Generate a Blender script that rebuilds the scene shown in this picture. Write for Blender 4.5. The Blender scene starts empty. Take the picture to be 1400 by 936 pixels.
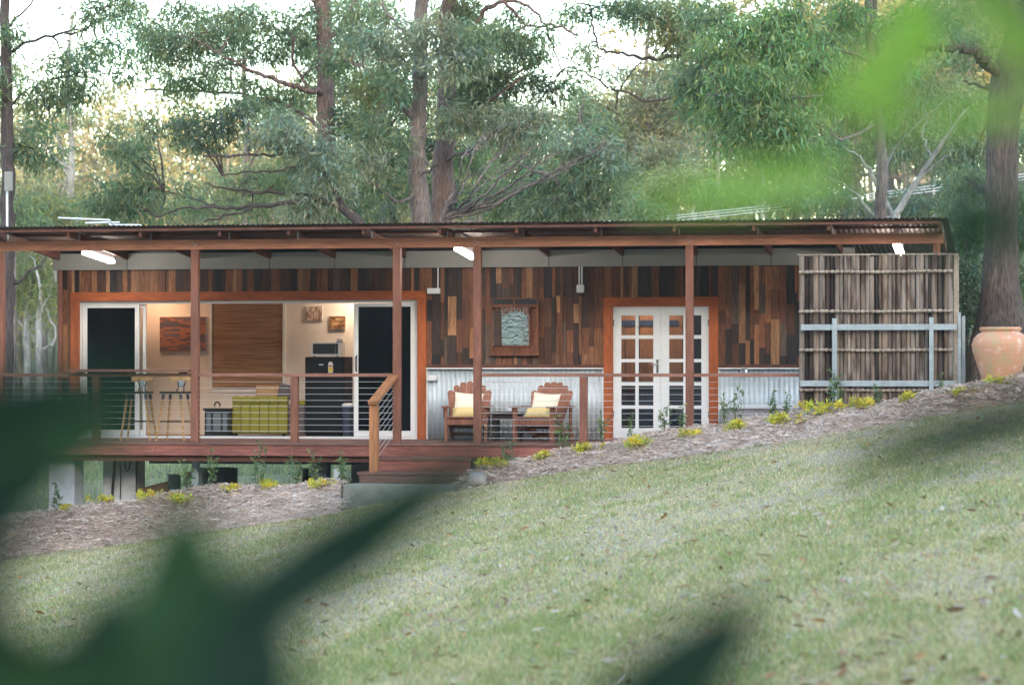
import bpy, math, random
import numpy as np
from mathutils import Vector, Matrix

random.seed(7)
RNG = np.random.default_rng(7)
R = math.radians
sc = bpy.context.scene
col = sc.collection

# ------------------------------------------------------------------ camera
F_PX, CX, CY, HOR = 3800.0, 700.0, 468.0, 509.0
YAW = R(10.4)
PITCH = math.atan((HOR - CY) / F_PX)
CAM = Vector((0.0, -40.0, 1.04))
cd = bpy.data.cameras.new('camera')
cd.sensor_width = 36.0
cd.lens = 36.0 * F_PX / 1400.0
cd.clip_start = 0.05
cd.clip_end = 3000.0
cd.dof.use_dof = True
cd.dof.focus_distance = 41.5
cd.dof.aperture_fstop = 3.2
cam = bpy.data.objects.new('camera', cd)
cam.location = CAM
cam.rotation_euler = (R(90) + PITCH, 0, YAW)
col.objects.link(cam)
sc.camera = cam

# ------------------------------------------------------------------ light
SUN_EL, SUN_AZ = R(8.0), R(160.0)      # azimuth of the sun, clockwise from +Y
w = bpy.data.worlds.new('World')
sc.world = w
w.use_nodes = True
nt = w.node_tree
nt.nodes.clear()
sky = nt.nodes.new('ShaderNodeTexSky')
sky.sky_type = 'NISHITA'
sky.sun_disc = False
sky.sun_elevation = SUN_EL
sky.sun_rotation = SUN_AZ
sky.air_density = 1.0
sky.dust_density = 1.6
sky.ozone_density = 1.15
bg = nt.nodes.new('ShaderNodeBackground')
bg.inputs['Strength'].default_value = 0.15
wo = nt.nodes.new('ShaderNodeOutputWorld')
nt.links.new(sky.outputs[0], bg.inputs[0])
nt.links.new(bg.outputs[0], wo.inputs[0])
sd = bpy.data.lights.new('sun', 'SUN')
sd.energy = 2.0
sd.angle = R(0.5)
sd.color = (1.0, 0.80, 0.52)
so = bpy.data.objects.new('sun', sd)
to_sun = Vector((math.sin(SUN_AZ) * math.cos(SUN_EL), math.cos(SUN_AZ) * math.cos(SUN_EL), math.sin(SUN_EL)))
so.rotation_euler = to_sun.to_track_quat('Z', 'Y').to_euler()
so.location = (60, -60, 60)
col.objects.link(so)
vs = sc.view_settings
vs.view_transform = 'Standard'
vs.look = 'None'
vs.gamma = 1.0
vs.use_curve_mapping = False
vs.exposure = 3.3
sc.cycles.max_bounces = 6
sc.cycles.diffuse_bounces = 3
sc.cycles.glossy_bounces = 3
sc.cycles.transmission_bounces = 4
sc.cycles.transparent_max_bounces = 12
sc.cycles.use_denoising = True
sc.cycles.use_adaptive_sampling = True
sc.cycles.adaptive_threshold = 0.01
sc.cycles.sample_clamp_indirect = 6.0

# ------------------------------------------------------------------ px -> place
_F = Vector((-math.sin(YAW) * math.cos(PITCH), math.cos(YAW) * math.cos(PITCH), math.sin(PITCH)))
_R = Vector((math.cos(YAW), math.sin(YAW), 0.0))
_U = _R.cross(_F)
def ray(u, v): return _F + _R * ((u - CX) / F_PX) + _U * ((CY - v) / F_PX)
def P(u, v, Y):
    d = ray(u, v)
    return CAM + d * ((Y - CAM.y) / d.y)
def PX(u, Y): return P(u, HOR, Y).x
def PZ(u, v, Y): return P(u, v, Y).z
def PD(u, v, d): return CAM + ray(u, v) * d
def SC(u, Y):           # pixels per metre at that place
    p = P(u, HOR, Y) - CAM
    return F_PX / p.dot(_F)

# ------------------------------------------------------------------ materials
MATS = {}
def newmat(name):
    m = bpy.data.materials.new(name); m.use_nodes = True
    n = m.node_tree
    b = n.nodes['Principled BSDF']
    MATS[name] = m
    return m, n, b
def link(n, a, b): n.links.new(a, b)
def mixrgb(n, fac, a, b, blend='MIX'):
    x = n.nodes.new('ShaderNodeMix'); x.data_type = 'RGBA'; x.blend_type = blend
    for s, val in ((x.inputs[0], fac), (x.inputs[6], a), (x.inputs[7], b)):
        if hasattr(val, 'links') or isinstance(val, bpy.types.NodeSocket): n.links.new(val, s)
        elif isinstance(val, (int, float)): s.default_value = val
        else: s.default_value = (*val, 1.0) if len(val) == 3 else val
    return x.outputs[2]
def noise(n, scale, detail=4.0, rough=0.55, vec=None):
    t = n.nodes.new('ShaderNodeTexNoise')
    t.inputs['Scale'].default_value = scale
    t.inputs['Detail'].default_value = detail
    t.inputs['Roughness'].default_value = rough
    if vec is not None: n.links.new(vec, t.inputs['Vector'])
    return t.outputs[0]
def ramp(n, fac, stops):
    r = n.nodes.new('ShaderNodeValToRGB')
    e = r.color_ramp.elements
    while len(e) < len(stops): e.new(0.5)
    for k, (p, c) in enumerate(stops):
        e[k].position = p
        e[k].color = (c, c, c, 1) if isinstance(c, (int, float)) else (*c, 1)
    n.links.new(fac, r.inputs[0])
    return r.outputs[0]
def wpos(n, scale=(1, 1, 1)):
    g = n.nodes.new('ShaderNodeNewGeometry')
    m = n.nodes.new('ShaderNodeVectorMath'); m.operation = 'MULTIPLY'
    m.inputs[1].default_value = scale
    n.links.new(g.outputs['Position'], m.inputs[0])
    return m.outputs[0]
def bump(n, b, h, strength=0.3, dist=0.01):
    x = n.nodes.new('ShaderNodeBump')
    x.inputs['Strength'].default_value = strength
    x.inputs['Distance'].default_value = dist
    n.links.new(h, x.inputs['Height'])
    n.links.new(x.outputs[0], b.inputs['Normal'])
def simple(name, c, rough=0.6, metal=0.0, var=0.25, scale=6.0, bmp=0.0, stretch=(1, 1, 1), c2=None, spec=0.5):
    m, n, b = newmat(name)
    v = noise(n, scale, 5.0, 0.6, wpos(n, stretch))
    f = ramp(n, v, [(0.3, 0.0), (0.7, 1.0)])
    lo = c2 if c2 else tuple(x * (1 - var) for x in c)
    hi = c if c2 else tuple(min(1, x * (1 + var)) for x in c)
    link(n, mixrgb(n, f, lo, hi), b.inputs['Base Color'])
    b.inputs['Roughness'].default_value = rough
    b.inputs['Metallic'].default_value = metal
    b.inputs['Specular IOR Level'].default_value = spec
    if bmp: bump(n, b, v, bmp, 0.01)
    return m
def woodmat(name, c1, c2, stretch, rough=0.62, objcol=False, spec=0.35):
    # c1 dark streak, c2 body; streaks run along the axis with the small stretch value
    m, n, b = newmat(name)
    v1 = noise(n, 14.0, 6.0, 0.65, wpos(n, stretch))
    v2 = noise(n, 2.2, 3.0, 0.5, wpos(n, tuple(0.4 + 0.6 * s for s in stretch)))
    f = ramp(n, v1, [(0.32, 0.0), (0.62, 1.0)])
    if objcol:
        oi = n.nodes.new('ShaderNodeObjectInfo')
        dark = mixrgb(n, 1.0, oi.outputs['Color'], c1, 'MULTIPLY')
        c = mixrgb(n, f, dark, oi.outputs['Color'])
    else:
        c = mixrgb(n, f, c1, c2)
    g = ramp(n, v2, [(0.25, 0.62), (0.75, 1.15)])
    c = mixrgb(n, 1.0, c, g, 'MULTIPLY')
    link(n, c, b.inputs['Base Color'])
    b.inputs['Roughness'].default_value = rough
    b.inputs['Specular IOR Level'].default_value = spec
    bump(n, b, v1, 0.25, 0.004)
    return m
VERT, HORX, DEEP = (5, 5, .35), (.35, 5, 5), (5, .35, 5)
woodmat('cladding', (.30, .28, .27), (1, 1, 1), VERT, .62, True)
woodmat('trim_v', (.26, .060, .016), (.50, .125, .034), VERT)
woodmat('trim_h', (.26, .060, .016), (.50, .125, .034), HORX)
woodmat('post', (.15, .055, .035), (.27, .105, .065), VERT)
woodmat('beam', (.30, .115, .065), (.48, .20, .115), HORX)
woodmat('rail', (.20, .080, .055), (.33, .15, .105), HORX, .5)
woodmat('fascia', (.13, .045, .036), (.34, .115, .085), HORX)
woodmat('stairpost', (.26, .10, .04), (.46, .20, .085), VERT)
woodmat('deckwood', (.11, .055, .045), (.24, .12, .095), HORX)
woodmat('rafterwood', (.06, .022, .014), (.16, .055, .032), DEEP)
woodmat('chairwood', (.15, .052, .032), (.36, .145, .085), VERT)
woodmat('tablewood', (.03, .018, .014), (.07, .035, .026), HORX)
woodmat('stoolwood', (.36, .19, .07), (.58, .35, .15), VERT)
woodmat('mirrorwood', (.07, .022, .012), (.22, .075, .035), VERT)
woodmat('interior_board', (.30, .12, .05), (.48, .22, .10), VERT)
woodmat('bamboo', (.62, .58, .55), (1, 1, 1), (7, 7, .12), .7, True)
_n = MATS['bamboo'].node_tree; _b = _n.nodes['Principled BSDF']; _src = _b.inputs['Base Color'].links[0].from_socket
_st = ramp(_n, noise(_n, 2.2, 3, .55, wpos(_n, (5.5, 1, .8))), [(.36, (.30, .24, .22)), (.56, (1, 1, 1))])
link(_n, mixrgb(_n, 1.0, _src, _st, 'MULTIPLY'), _b.inputs['Base Color'])
woodmat('bamboo_dry', (.26, .19, .14), (.42, .34, .27), (2, 2, 2), .7)
simple('white_frame', (.72, .71, .70), .45, 0, .05)
simple('white_paint', (.78, .79, .81), .5, 0, .04)
simple('band_panel', (.29, .28, .255), .7, 0, .08, 1.5)
simple('concrete', (.46, .46, .47), .85, 0, .22, 4.0, .25)
simple('concrete_dim', (.36, .335, .34), .88, 0, .2, 3.0, .2)
simple('black_plastic', (.012, .012, .014), .35, 0, .2)
simple('dark_metal', (.02, .02, .022), .4, .5, .2)
simple('navy_plastic', (.03, .04, .075), .45, 0, .15)
simple('white_plastic', (.70, .70, .72), .4, 0, .04)
simple('cream_fabric', (.78, .68, .55), .9, 0, .08, 40, .2)
simple('lemon_fabric', (.70, .53, .24), .9, 0, .1, 40, .2)
simple('olive_fabric', (.22, .20, .022), .95, 0, .25, 30, .2)
simple('grey_fabric', (.10, .08, .085), .95, 0, .2, 30)
simple('tan_fabric', (.36, .22, .12), .95, 0, .2, 30)
simple('interior_wall', (.72, .64, .58), .85, 0, .04, 2)
simple('interior_floor', (.16, .09, .06), .5, 0, .3, 5)
simple('galv_steel', (.33, .37, .39), .5, .35, .18, 7)
simple('galv_dark', (.12, .14, .15), .55, .4, .3, 5)
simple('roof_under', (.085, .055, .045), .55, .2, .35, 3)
simple('chrome', (.75, .75, .76), .18, 1.0, .03)
simple('cable_steel', (.72, .73, .75), .35, .6, .05)
simple('aluminium', (.78, .80, .82), .4, .3, .05)
simple('red_plastic', (.45, .04, .03), .5, 0, .1)
simple('dry_board', (.19, .105, .06), .8, 0, .3, 6)
simple('rock', (.36, .33, .31), .9, 0, .3, 6, .5)
simple('bed_cover', (.06, .065, .10), .9, 0, .3, 6)
simple('frieze_blue', (.035, .05, .12), .8, 0, .3, 9)
simple('sticker_yellow', (.70, .55, .06), .6, 0, .05)
simple('sticker_red', (.5, .06, .03), .6, 0, .05)
simple('galv_cor', (.50, .555, .60), .45, .2, .16, 2.5, 0, (1.4, 1, .25))
def emis(name, c, s):
    m, n, b = newmat(name)
    b.inputs['Base Color'].default_value = (.8, .8, .8, 1)
    b.inputs['Emission Color'].default_value = (*c, 1)
    b.inputs['Emission Strength'].default_value = s
emis('tube_glow', (1.0, .95, .88), 7.0)
emis('warm_glow', (1.0, .78, .56), 9.0)
emis('amber_glow', (1.0, .60, .34), 5.0)
simple('fridge_black', (.005, .005, .006), .55, 0, .2, 6, 0, (1, 1, 1), None, .2)
def glassmat(name, tint, gloss=0.10, rough=0.02):
    m, n, b = newmat(name)
    n.nodes.remove(b)
    t = n.nodes.new('ShaderNodeBsdfTransparent'); t.inputs[0].default_value = (*tint, 1)
    g = n.nodes.new('ShaderNodeBsdfGlossy'); g.inputs['Roughness'].default_value = rough
    g.inputs[0].default_value = (.86, .86, .95, 1)
    lw = n.nodes.new('ShaderNodeFresnel'); lw.inputs[0].default_value = 1.5
    mx = n.nodes.new('ShaderNodeMixShader')
    ad = n.nodes.new('ShaderNodeMath'); ad.operation = 'ADD'; ad.inputs[1].default_value = gloss
    link(n, lw.outputs[0], ad.inputs[0]); link(n, ad.outputs[0], mx.inputs[0])
    link(n, t.outputs[0], mx.inputs[1]); link(n, g.outputs[0], mx.inputs[2])
    link(n, mx.outputs[0], n.nodes['Material Output'].inputs[0])
glassmat('glass', (.85, .87, .88), .06)
glassmat('screen_mesh', (.05, .048, .06), .0, .15)
m, n, b = newmat('mirror_glass')
b.inputs['Metallic'].default_value = 1; b.inputs['Roughness'].default_value = .03
b.inputs['Base Color'].default_value = (.85, .87, .88, 1)
bump(n, b, noise(n, 9.0, 3.0, .6, wpos(n, (1, 1, 1.6))), .22, .02)
# woven bamboo blind
m, n, b = newmat('blind_weave')
v = noise(n, 9, 4, .6, wpos(n, (.25, 1, 14)))
c = ramp(n, v, [(.30, (.13, .055, .024)), (.5, (.29, .145, .062)), (.72, (.46, .29, .15))])
link(n, c, b.inputs['Base Color']); b.inputs['Roughness'].default_value = .7
bump(n, b, v, .4, .006)
# terracotta with studs
m, n, b = newmat('terracotta')
v = noise(n, 4.5, 5, .65)
c = ramp(n, v, [(.32, (.36, .30, .16)), (.45, (.50, .30, .18)), (.55, (.56, .26, .15)), (.68, (.62, .44, .35))])
link(n, c, b.inputs['Base Color']); b.inputs['Roughness'].default_value = .8
bump(n, b, noise(n, 40, 3, .6), .3, .004)
# pictures (flat prints)
def picture(name, stops, scale, stretch):
    m, n, b = newmat(name)
    v = noise(n, scale, 5, .65, wpos(n, stretch))
    link(n, ramp(n, v, stops), b.inputs['Base Color']); b.inputs['Roughness'].default_value = .6
picture('print_sunset', [(.3, (.05, .055, .075)), (.44, (.10, .06, .07)), (.5, (.42, .14, .05)), (.55, (.10, .07, .09)), (.7, (.20, .14, .16))], 2.6, (.5, 1, 2.4))
picture('print_town', [(.35, (.06, .035, .025)), (.48, (.30, .18, .12)), (.6, (.6, .5, .42)), (.7, (.45, .08, .05))], 14, (1.6, 1, .7))
picture('print_bridge', [(.35, (.05, .025, .012)), (.5, (.28, .12, .03)), (.62, (.55, .40, .22))], 12, (.7, 1, 1.6))
# bark
def barkmat(name, c1, c2, st=(6, 6, .7), bs=.9):
    m, n, b = newmat(name)
    v = noise(n, 5.5, 6, .65, wpos(n, st))
    v2 = noise(n, 1.1, 3, .5, wpos(n))
    c = mixrgb(n, ramp(n, v, [(.35, 0.0), (.65, 1.0)]), c1, c2)
    c = mixrgb(n, 1.0, c, ramp(n, v2, [(.25, .6), (.75, 1.25)]), 'MULTIPLY')
    link(n, c, b.inputs['Base Color']); b.inputs['Roughness'].default_value = .9
    bump(n, b, v, bs, .04)
barkmat('bark_brown', (.10, .075, .070), (.31, .245, .23))
barkmat('bark_dark', (.035, .026, .025), (.12, .09, .085))
barkmat('bark_red', (.085, .052, .046), (.26, .17, .15))
barkmat('bark_iron', (.028, .020, .018), (.15, .108, .088), (7, 7, .8), 1.0)
simple('step_concrete', (.24, .245, .21), .9, 0, .3, 4, .3)
simple('wire_grey', (.30, .32, .33), .5, .2, .1)
barkmat('bark_pale', (.22, .21, .195), (.46, .45, .43), (3, 3, 1), .3)
# leaves: colour comes from a per-leaf attribute
def leafmat(name, trans=.35, rough=.45):
    m, n, b = newmat(name)
    a = n.nodes.new('ShaderNodeAttribute'); a.attribute_name = 'Col'
    link(n, a.outputs[0], b.inputs['Base Color'])
    b.inputs['Roughness'].default_value = rough
    b.inputs['Specular IOR Level'].default_value = .35
    t = n.nodes.new('ShaderNodeBsdfTranslucent')
    link(n, mixrgb(n, 1.0, a.outputs[0], (1.25, 1.35, .6), 'MULTIPLY'), t.inputs[0])
    mx = n.nodes.new('ShaderNodeMixShader'); mx.inputs[0].default_value = trans
    link(n, b.outputs[0], mx.inputs[1]); link(n, t.outputs[0], mx.inputs[2])
    link(n, mx.outputs[0], n.nodes['Material Output'].inputs[0])
leafmat('leaf', .45)
leafmat('grass_blade', .3, .6)
leafmat('straw', .1, .8)
leafmat('litter_leaf', .1, .7)
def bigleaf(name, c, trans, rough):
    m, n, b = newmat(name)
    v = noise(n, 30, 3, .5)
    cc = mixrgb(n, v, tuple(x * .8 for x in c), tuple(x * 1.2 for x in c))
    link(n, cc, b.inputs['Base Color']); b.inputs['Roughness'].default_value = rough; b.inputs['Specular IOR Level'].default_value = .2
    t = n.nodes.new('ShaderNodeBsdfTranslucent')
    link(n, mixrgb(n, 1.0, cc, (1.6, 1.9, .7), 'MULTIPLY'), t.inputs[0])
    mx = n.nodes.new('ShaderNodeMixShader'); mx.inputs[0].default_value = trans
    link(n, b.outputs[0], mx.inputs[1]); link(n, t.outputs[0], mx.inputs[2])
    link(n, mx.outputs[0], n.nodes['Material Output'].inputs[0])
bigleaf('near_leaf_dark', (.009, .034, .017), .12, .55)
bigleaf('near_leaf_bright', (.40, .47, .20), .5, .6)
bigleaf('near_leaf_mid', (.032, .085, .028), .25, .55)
simple('twig_green', (.06, .07, .03), .7, 0, .3, 20)
# ground: region colour from attribute, fine noise on top
m, n, b = newmat('ground_mat')
a = n.nodes.new('ShaderNodeAttribute'); a.attribute_name = 'Col'
v = noise(n, 22, 6, .7, wpos(n))
c = mixrgb(n, 1.0, a.outputs[0], ramp(n, v, [(.25, .6), (.75, 1.3)]), 'MULTIPLY')
link(n, c, b.inputs['Base Color']); b.inputs['Roughness'].default_value = .95
b.inputs['Specular IOR Level'].default_value = .1
bump(n, b, v, .6, .03)
M = MATS

# ------------------------------------------------------------------ mesh helpers
ORI = {}
def origin_of(parent):
    return ORI.get(parent.name, Vector((0, 0, 0))) if parent else Vector((0, 0, 0))
class MB:
    def __init__(s): s.v = []; s.f = []
    def add(s, vs, fs):
        o = len(s.v); s.v += [tuple(p) for p in vs]; s.f += [tuple(i + o for i in f) for f in fs]
        return s
    def box(s, x0, x1, y0, y1, z0, z1):
        return s.add([(x0,y0,z0),(x1,y0,z0),(x1,y1,z0),(x0,y1,z0),(x0,y0,z1),(x1,y0,z1),(x1,y1,z1),(x0,y1,z1)],
                     [(0,3,2,1),(4,5,6,7),(0,1,5,4),(1,2,6,5),(2,3,7,6),(3,0,4,7)])
    def bar(s, a, b, wd, ht, up=(0, 0, 1)):      # rectangular bar from a to b
        a, b = Vector(a), Vector(b); d = (b - a).normalized(); up = Vector(up)
        if abs(d.dot(up)) > .98: up = Vector((0, 1, 0))
        x = d.cross(up).normalized() * wd / 2; y = x.cross(d).normalized() * ht / 2
        vs = [a-x-y, a+x-y, a+x+y, a-x+y, b-x-y, b+x-y, b+x+y, b-x+y]
        return s.add(vs, [(0,1,2,3),(7,6,5,4),(0,4,5,1),(1,5,6,2),(2,6,7,3),(3,7,4,0)])
    def tube(s, pts, rad, n=8, cap=True):
        pts = [Vector(p) for p in pts]
        if not isinstance(rad, (list, tuple)): rad = [rad] * len(pts)
        o = len(s.v); ref = None
        for i, p in enumerate(pts):
            d = (pts[min(i+1, len(pts)-1)] - pts[max(i-1, 0)]).normalized()
            if ref is None: ref = d.orthogonal().normalized()
            x = (ref - d * ref.dot(d)).normalized(); ref = x; y = d.cross(x)
            for k in range(n):
                t = 2 * math.pi * k / n
                s.v.append(tuple(p + (x * math.cos(t) + y * math.sin(t)) * rad[i]))
        for i in range(len(pts) - 1):
            for k in range(n):
                s.f.append((o+i*n+k, o+i*n+(k+1)%n, o+(i+1)*n+(k+1)%n, o+(i+1)*n+k))
        if cap:
            s.f.append(tuple(o + k for k in reversed(range(n))))
            s.f.append(tuple(o + (len(pts)-1)*n + k for k in range(n)))
        return s
    def lathe(s, prof, c=(0, 0, 0), n=24):
        o = len(s.v)
        for r, z in prof:
            for k in range(n):
                t = 2 * math.pi * k / n
                s.v.append((c[0] + r * math.cos(t), c[1] + r * math.sin(t), c[2] + z))
        for i in range(len(prof) - 1):
            for k in range(n):
                s.f.append((o+i*n+k, o+i*n+(k+1)%n, o+(i+1)*n+(k+1)%n, o+(i+1)*n+k))
        s.f.append(tuple(o + k for k in reversed(range(n))))
        s.f.append(tuple(o + (len(prof)-1)*n + k for k in range(n)))
        return s
    def prism(s, poly, axis, a, b):       # extrude a closed 2-D outline; axis 'y': poly in (x,z)
        n = len(poly); vs = []
        for t in (a, b):
            for p, q in poly:
                vs.append((p, t, q) if axis == 'y' else (t, p, q) if axis == 'x' else (p, q, t))
        fs = [tuple(range(n)), tuple(reversed(range(n, 2*n)))]
        fs += [(i, i + n, (i+1) % n + n, (i+1) % n) for i in range(n)]
        return s.add(vs, fs)
    def mesh(s, name, off=(0, 0, 0), smooth=None):
        me = bpy.data.meshes.new(name)
        off = Vector(off)
        me.from_pydata([tuple(Vector(p) - off) for p in s.v], [], s.f)
        if smooth is not None:
            me.shade_smooth()
            me.set_sharp_from_angle(angle=R(smooth))
        return me
    def build(s, name, mat, parent=None, smooth=None, bevel=0):
        me = s.mesh(name, origin_of(parent), smooth)
        import bmesh
        bm = bmesh.new(); bm.from_mesh(me)
        bmesh.ops.recalc_face_normals(bm, faces=bm.faces)
        if bevel:
            bmesh.ops.bevel(bm, geom=list(bm.edges), offset=bevel, segments=2, affect='EDGES', profile=.7)
        bm.to_mesh(me); bm.free()
        return obj(name, me, mat, parent)
def obj(name, me, mat, parent=None):
    o = bpy.data.objects.new(name, me)
    if mat:
        me.materials.clear(); me.materials.append(M[mat] if isinstance(mat, str) else mat)
    col.objects.link(o)
    if parent:
        o.parent = parent
        ORI[o.name] = origin_of(parent)
    return o
def tag(o, label, cat, group=None, kind=None):
    if label: o['label'] = label
    if cat: o['category'] = cat
    if group: o['group'] = group
    if kind: o['kind'] = kind
    return o
def thing(name, label, cat, loc=(0, 0, 0), group=None):
    o = bpy.data.objects.new(name, None); o.empty_display_size = .1
    col.objects.link(o); o.location = loc
    ORI[o.name] = Vector(loc)
    return tag(o, label, cat, group)
def Box(name, mat, parent, *a, bevel=0): return MB().box(*a).build(name, mat, parent, bevel=bevel)
_unit = None
def unitbox(name, mat, parent, x0, x1, y0, y1, z0, z1, colr=None):   # shared mesh, scaled
    global _unit
    if _unit is None: _unit = {}
    if mat not in _unit:
        me = MB().box(-.5, .5, -.5, .5, -.5, .5).mesh('unit_' + mat); me.materials.append(M[mat]); _unit[mat] = me
    o = bpy.data.objects.new(name, _unit[mat]); col.objects.link(o); o.parent = parent
    o.location = Vector(((x0+x1)/2, (y0+y1)/2, (z0+z1)/2)) - origin_of(parent)
    o.scale = (x1-x0, y1-y0, z1-z0)
    if colr: o.color = (*colr, 1)
    return o
def npmesh(name, verts, faces, cols=None, mat=None, parent=None, smooth=False):
    """verts (V,3); faces (F,k) int array; cols (V,3)"""
    me = bpy.data.meshes.new(name)
    verts = np.asarray(verts, dtype=np.float64) - np.array(origin_of(parent))
    F, k = faces.shape
    me.vertices.add(len(verts)); me.vertices.foreach_set('co', verts.astype(np.float32).ravel())
    me.loops.add(F * k); me.loops.foreach_set('vertex_index', faces.astype(np.int32).ravel())
    me.polygons.add(F); me.polygons.foreach_set('loop_start', np.arange(0, F * k, k, dtype=np.int32))
    if smooth: me.polygons.foreach_set('use_smooth', np.ones(F, dtype=bool))
    if cols is not None:
        at = me.color_attributes.new('Col', 'FLOAT_COLOR', 'POINT')
        c4 = np.ones((len(verts), 4), np.float32); c4[:, :3] = cols
        at.data.foreach_set('color', c4.ravel())
    me.update(calc_edges=True)
    return obj(name, me, mat, parent)
def norm(a): return a / np.maximum(np.linalg.norm(a, axis=-1, keepdims=True), 1e-9)
def vnoise(x, y, seed=0):
    x = np.asarray(x, float); y = np.asarray(y, float)
    xi = np.floor(x).astype(np.int64); yi = np.floor(y).astype(np.int64); fx = x - xi; fy = y - yi
    fx = fx*fx*(3-2*fx); fy = fy*fy*(3-2*fy)
    def h(a, b):
        k = (a * 374761393 + b * 668265263 + seed * 974711) & 0x7fffffff
        k = ((k ^ (k >> 13)) * 1274126177) & 0x7fffffff
        return ((k ^ (k >> 16)) & 0xffff) / 65535.0
    return (h(xi,yi)*(1-fx)+h(xi+1,yi)*fx)*(1-fy) + (h(xi,yi+1)*(1-fx)+h(xi+1,yi+1)*fx)*fy
def fbm(x, y, seed=0, o=3):
    s = 0; a = .5; t = 0
    for k in range(o):
        s = s + a * vnoise(np.asarray(x) * 2**k, np.asarray(y) * 2**k, seed + k); t += a; a *= .5
    return s / t
def sstep(a, b, x):
    t = np.clip((np.asarray(x, float) - a) / (b - a), 0, 1); return t*t*(3-2*t)

# ------------------------------------------------------------------ leaves and twigs
def leaf_cloud(cent, rad, n, size, droop=.7, rng=RNG, base=(.06, .10, .04), var=.35, tip=None, aspect=.26, shell=.45):
    cent = np.asarray(cent, float); rad = np.asarray(rad, float)
    N = len(cent); Mn = N * n
    d = norm(rng.normal(size=(Mn, 3)))
    rr = rng.random((Mn, 1)) ** shell
    off = d * rr * np.repeat(rad, n, 0)
    p = np.repeat(cent, n, 0) + off
    a = norm(d * .55 + rng.normal(size=(Mn, 3)) * .6 + np.array([0, 0, -droop]))
    s = norm(np.cross(a, rng.normal(size=(Mn, 3))))
    nn = np.cross(a, s)
    L = size * rng.uniform(.45, 1.55, (Mn, 1)); W = L * aspect * rng.uniform(.8, 1.2, (Mn, 1)) * .5
    v = np.empty((Mn, 4, 3))
    v[:, 0] = p; v[:, 1] = p + a*L*.42 + s*W + nn*L*.05; v[:, 2] = p + a*L; v[:, 3] = p + a*L*.42 - s*W + nn*L*.05
    f = np.arange(Mn * 4).reshape(Mn, 4)
    base = np.array(base)
    cl = np.repeat(rng.uniform(1 - var, 1 + var, (N, 1)), n, 0)
    hue = np.repeat(rng.normal(0, .12, (N, 1)), n, 0) + rng.normal(0, .10, (Mn, 1))
    c = base * cl * rng.uniform(.7, 1.3, (Mn, 1))
    c = c * np.concatenate([1 + hue, np.ones_like(hue), 1 - hue * .6], 1)
    if tip is not None:
        k = (rng.random((Mn, 1)) < .12); c = np.where(k, np.array(tip) * rng.uniform(.7, 1.2, (Mn, 1)), c)
    c = np.clip(c, .004, .9)
    return v.reshape(-1, 3), f, np.repeat(c, 4, 0)
def twig_set(A, B, ra, rb, rng=RNG, sag=.12):
    A = np.asarray(A, float); B = np.asarray(B, float); N = len(A)
    L = np.linalg.norm(B - A, axis=1, keepdims=True)
    t = [0, .35, .7, 1]; rings = []
    bend = rng.normal(size=(N, 3)) * L * .07 + np.array([0, 0, 1]) * L * sag
    d = norm(B - A); x = norm(np.cross(d, np.array([.31, .2, .93]))); y = np.cross(d, x)
    for q in t:
        c = A + (B - A) * q + bend * (4 * q * (1 - q)) + (rng.normal(size=(N, 3)) * L * .02 if 0 < q < 1 else 0)
        r = np.asarray(ra + (rb - ra) * q)
        for k in range(3):
            th = 2 * math.pi * k / 3
            rings.append(c + (x * math.cos(th) + y * math.sin(th)) * r)
    v = np.stack(rings, 1)           # N,12,3
    q = []
    for i in range(3):
        for k in range(3): q.append((i*3+k, i*3+(k+1)%3, (i+1)*3+(k+1)%3, (i+1)*3+k))
    f = (np.arange(N)[:, None, None] * 12 + np.array(q)[None]).reshape(-1, 4)
    return v.reshape(-1, 3), f
# ------------------------------------------------------------------ terrain
def lawn_z(X, Y):
    X = np.clip(np.asarray(X, float), -26, 14)
    return .43 + .16 * (X + 1.1) + .03 * (np.asarray(Y, float) + 2)
def ground_z(X, Y):
    X = np.asarray(X, float); Y = np.asarray(Y, float)
    front = lawn_z(X, np.maximum(Y, -60.0)) + (fbm(X * .5, Y * .5, 3) - .5) * .10
    base = np.maximum(lawn_z(X, -2 + 0 * Y), -1.45)
    wR = sstep(-32, -4, X)
    back = base + wR * (.10 * np.clip(Y - 1, 0, 130)) + (1 - wR) * (.012 * np.clip(Y - 12, 0, 400) + .05 * np.clip(Y - 95, 0, 170))
    back = back + (fbm(X * .12, Y * .12, 9) - .5) * np.clip(Y * .03, 0, 2)
    t = sstep(-2.5, 2.0, Y)
    z = front * (1 - t) + back * t
    cut = (X < -2.7) * sstep(-.9, -.4, Y) * (1 - sstep(9, 11, Y)) * sstep(-2.7, -3.0, X)
    z = np.where(cut > 0, z * (1 - cut) + np.minimum(z, -.45) * cut, z)
    rid = sstep(-62, -130, Y)                       # unseen ridge added behind the camera to keep the low sun off the valley
    z = z + rid * (44 + (fbm(X * .03, Y * .03, 5) - .5) * 8 + (vnoise(X * .25, Y * .25, 8) - .5) * 3)
    return z
def gz(x, y): return float(ground_z(np.array([x]), np.array([y]))[0])

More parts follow.
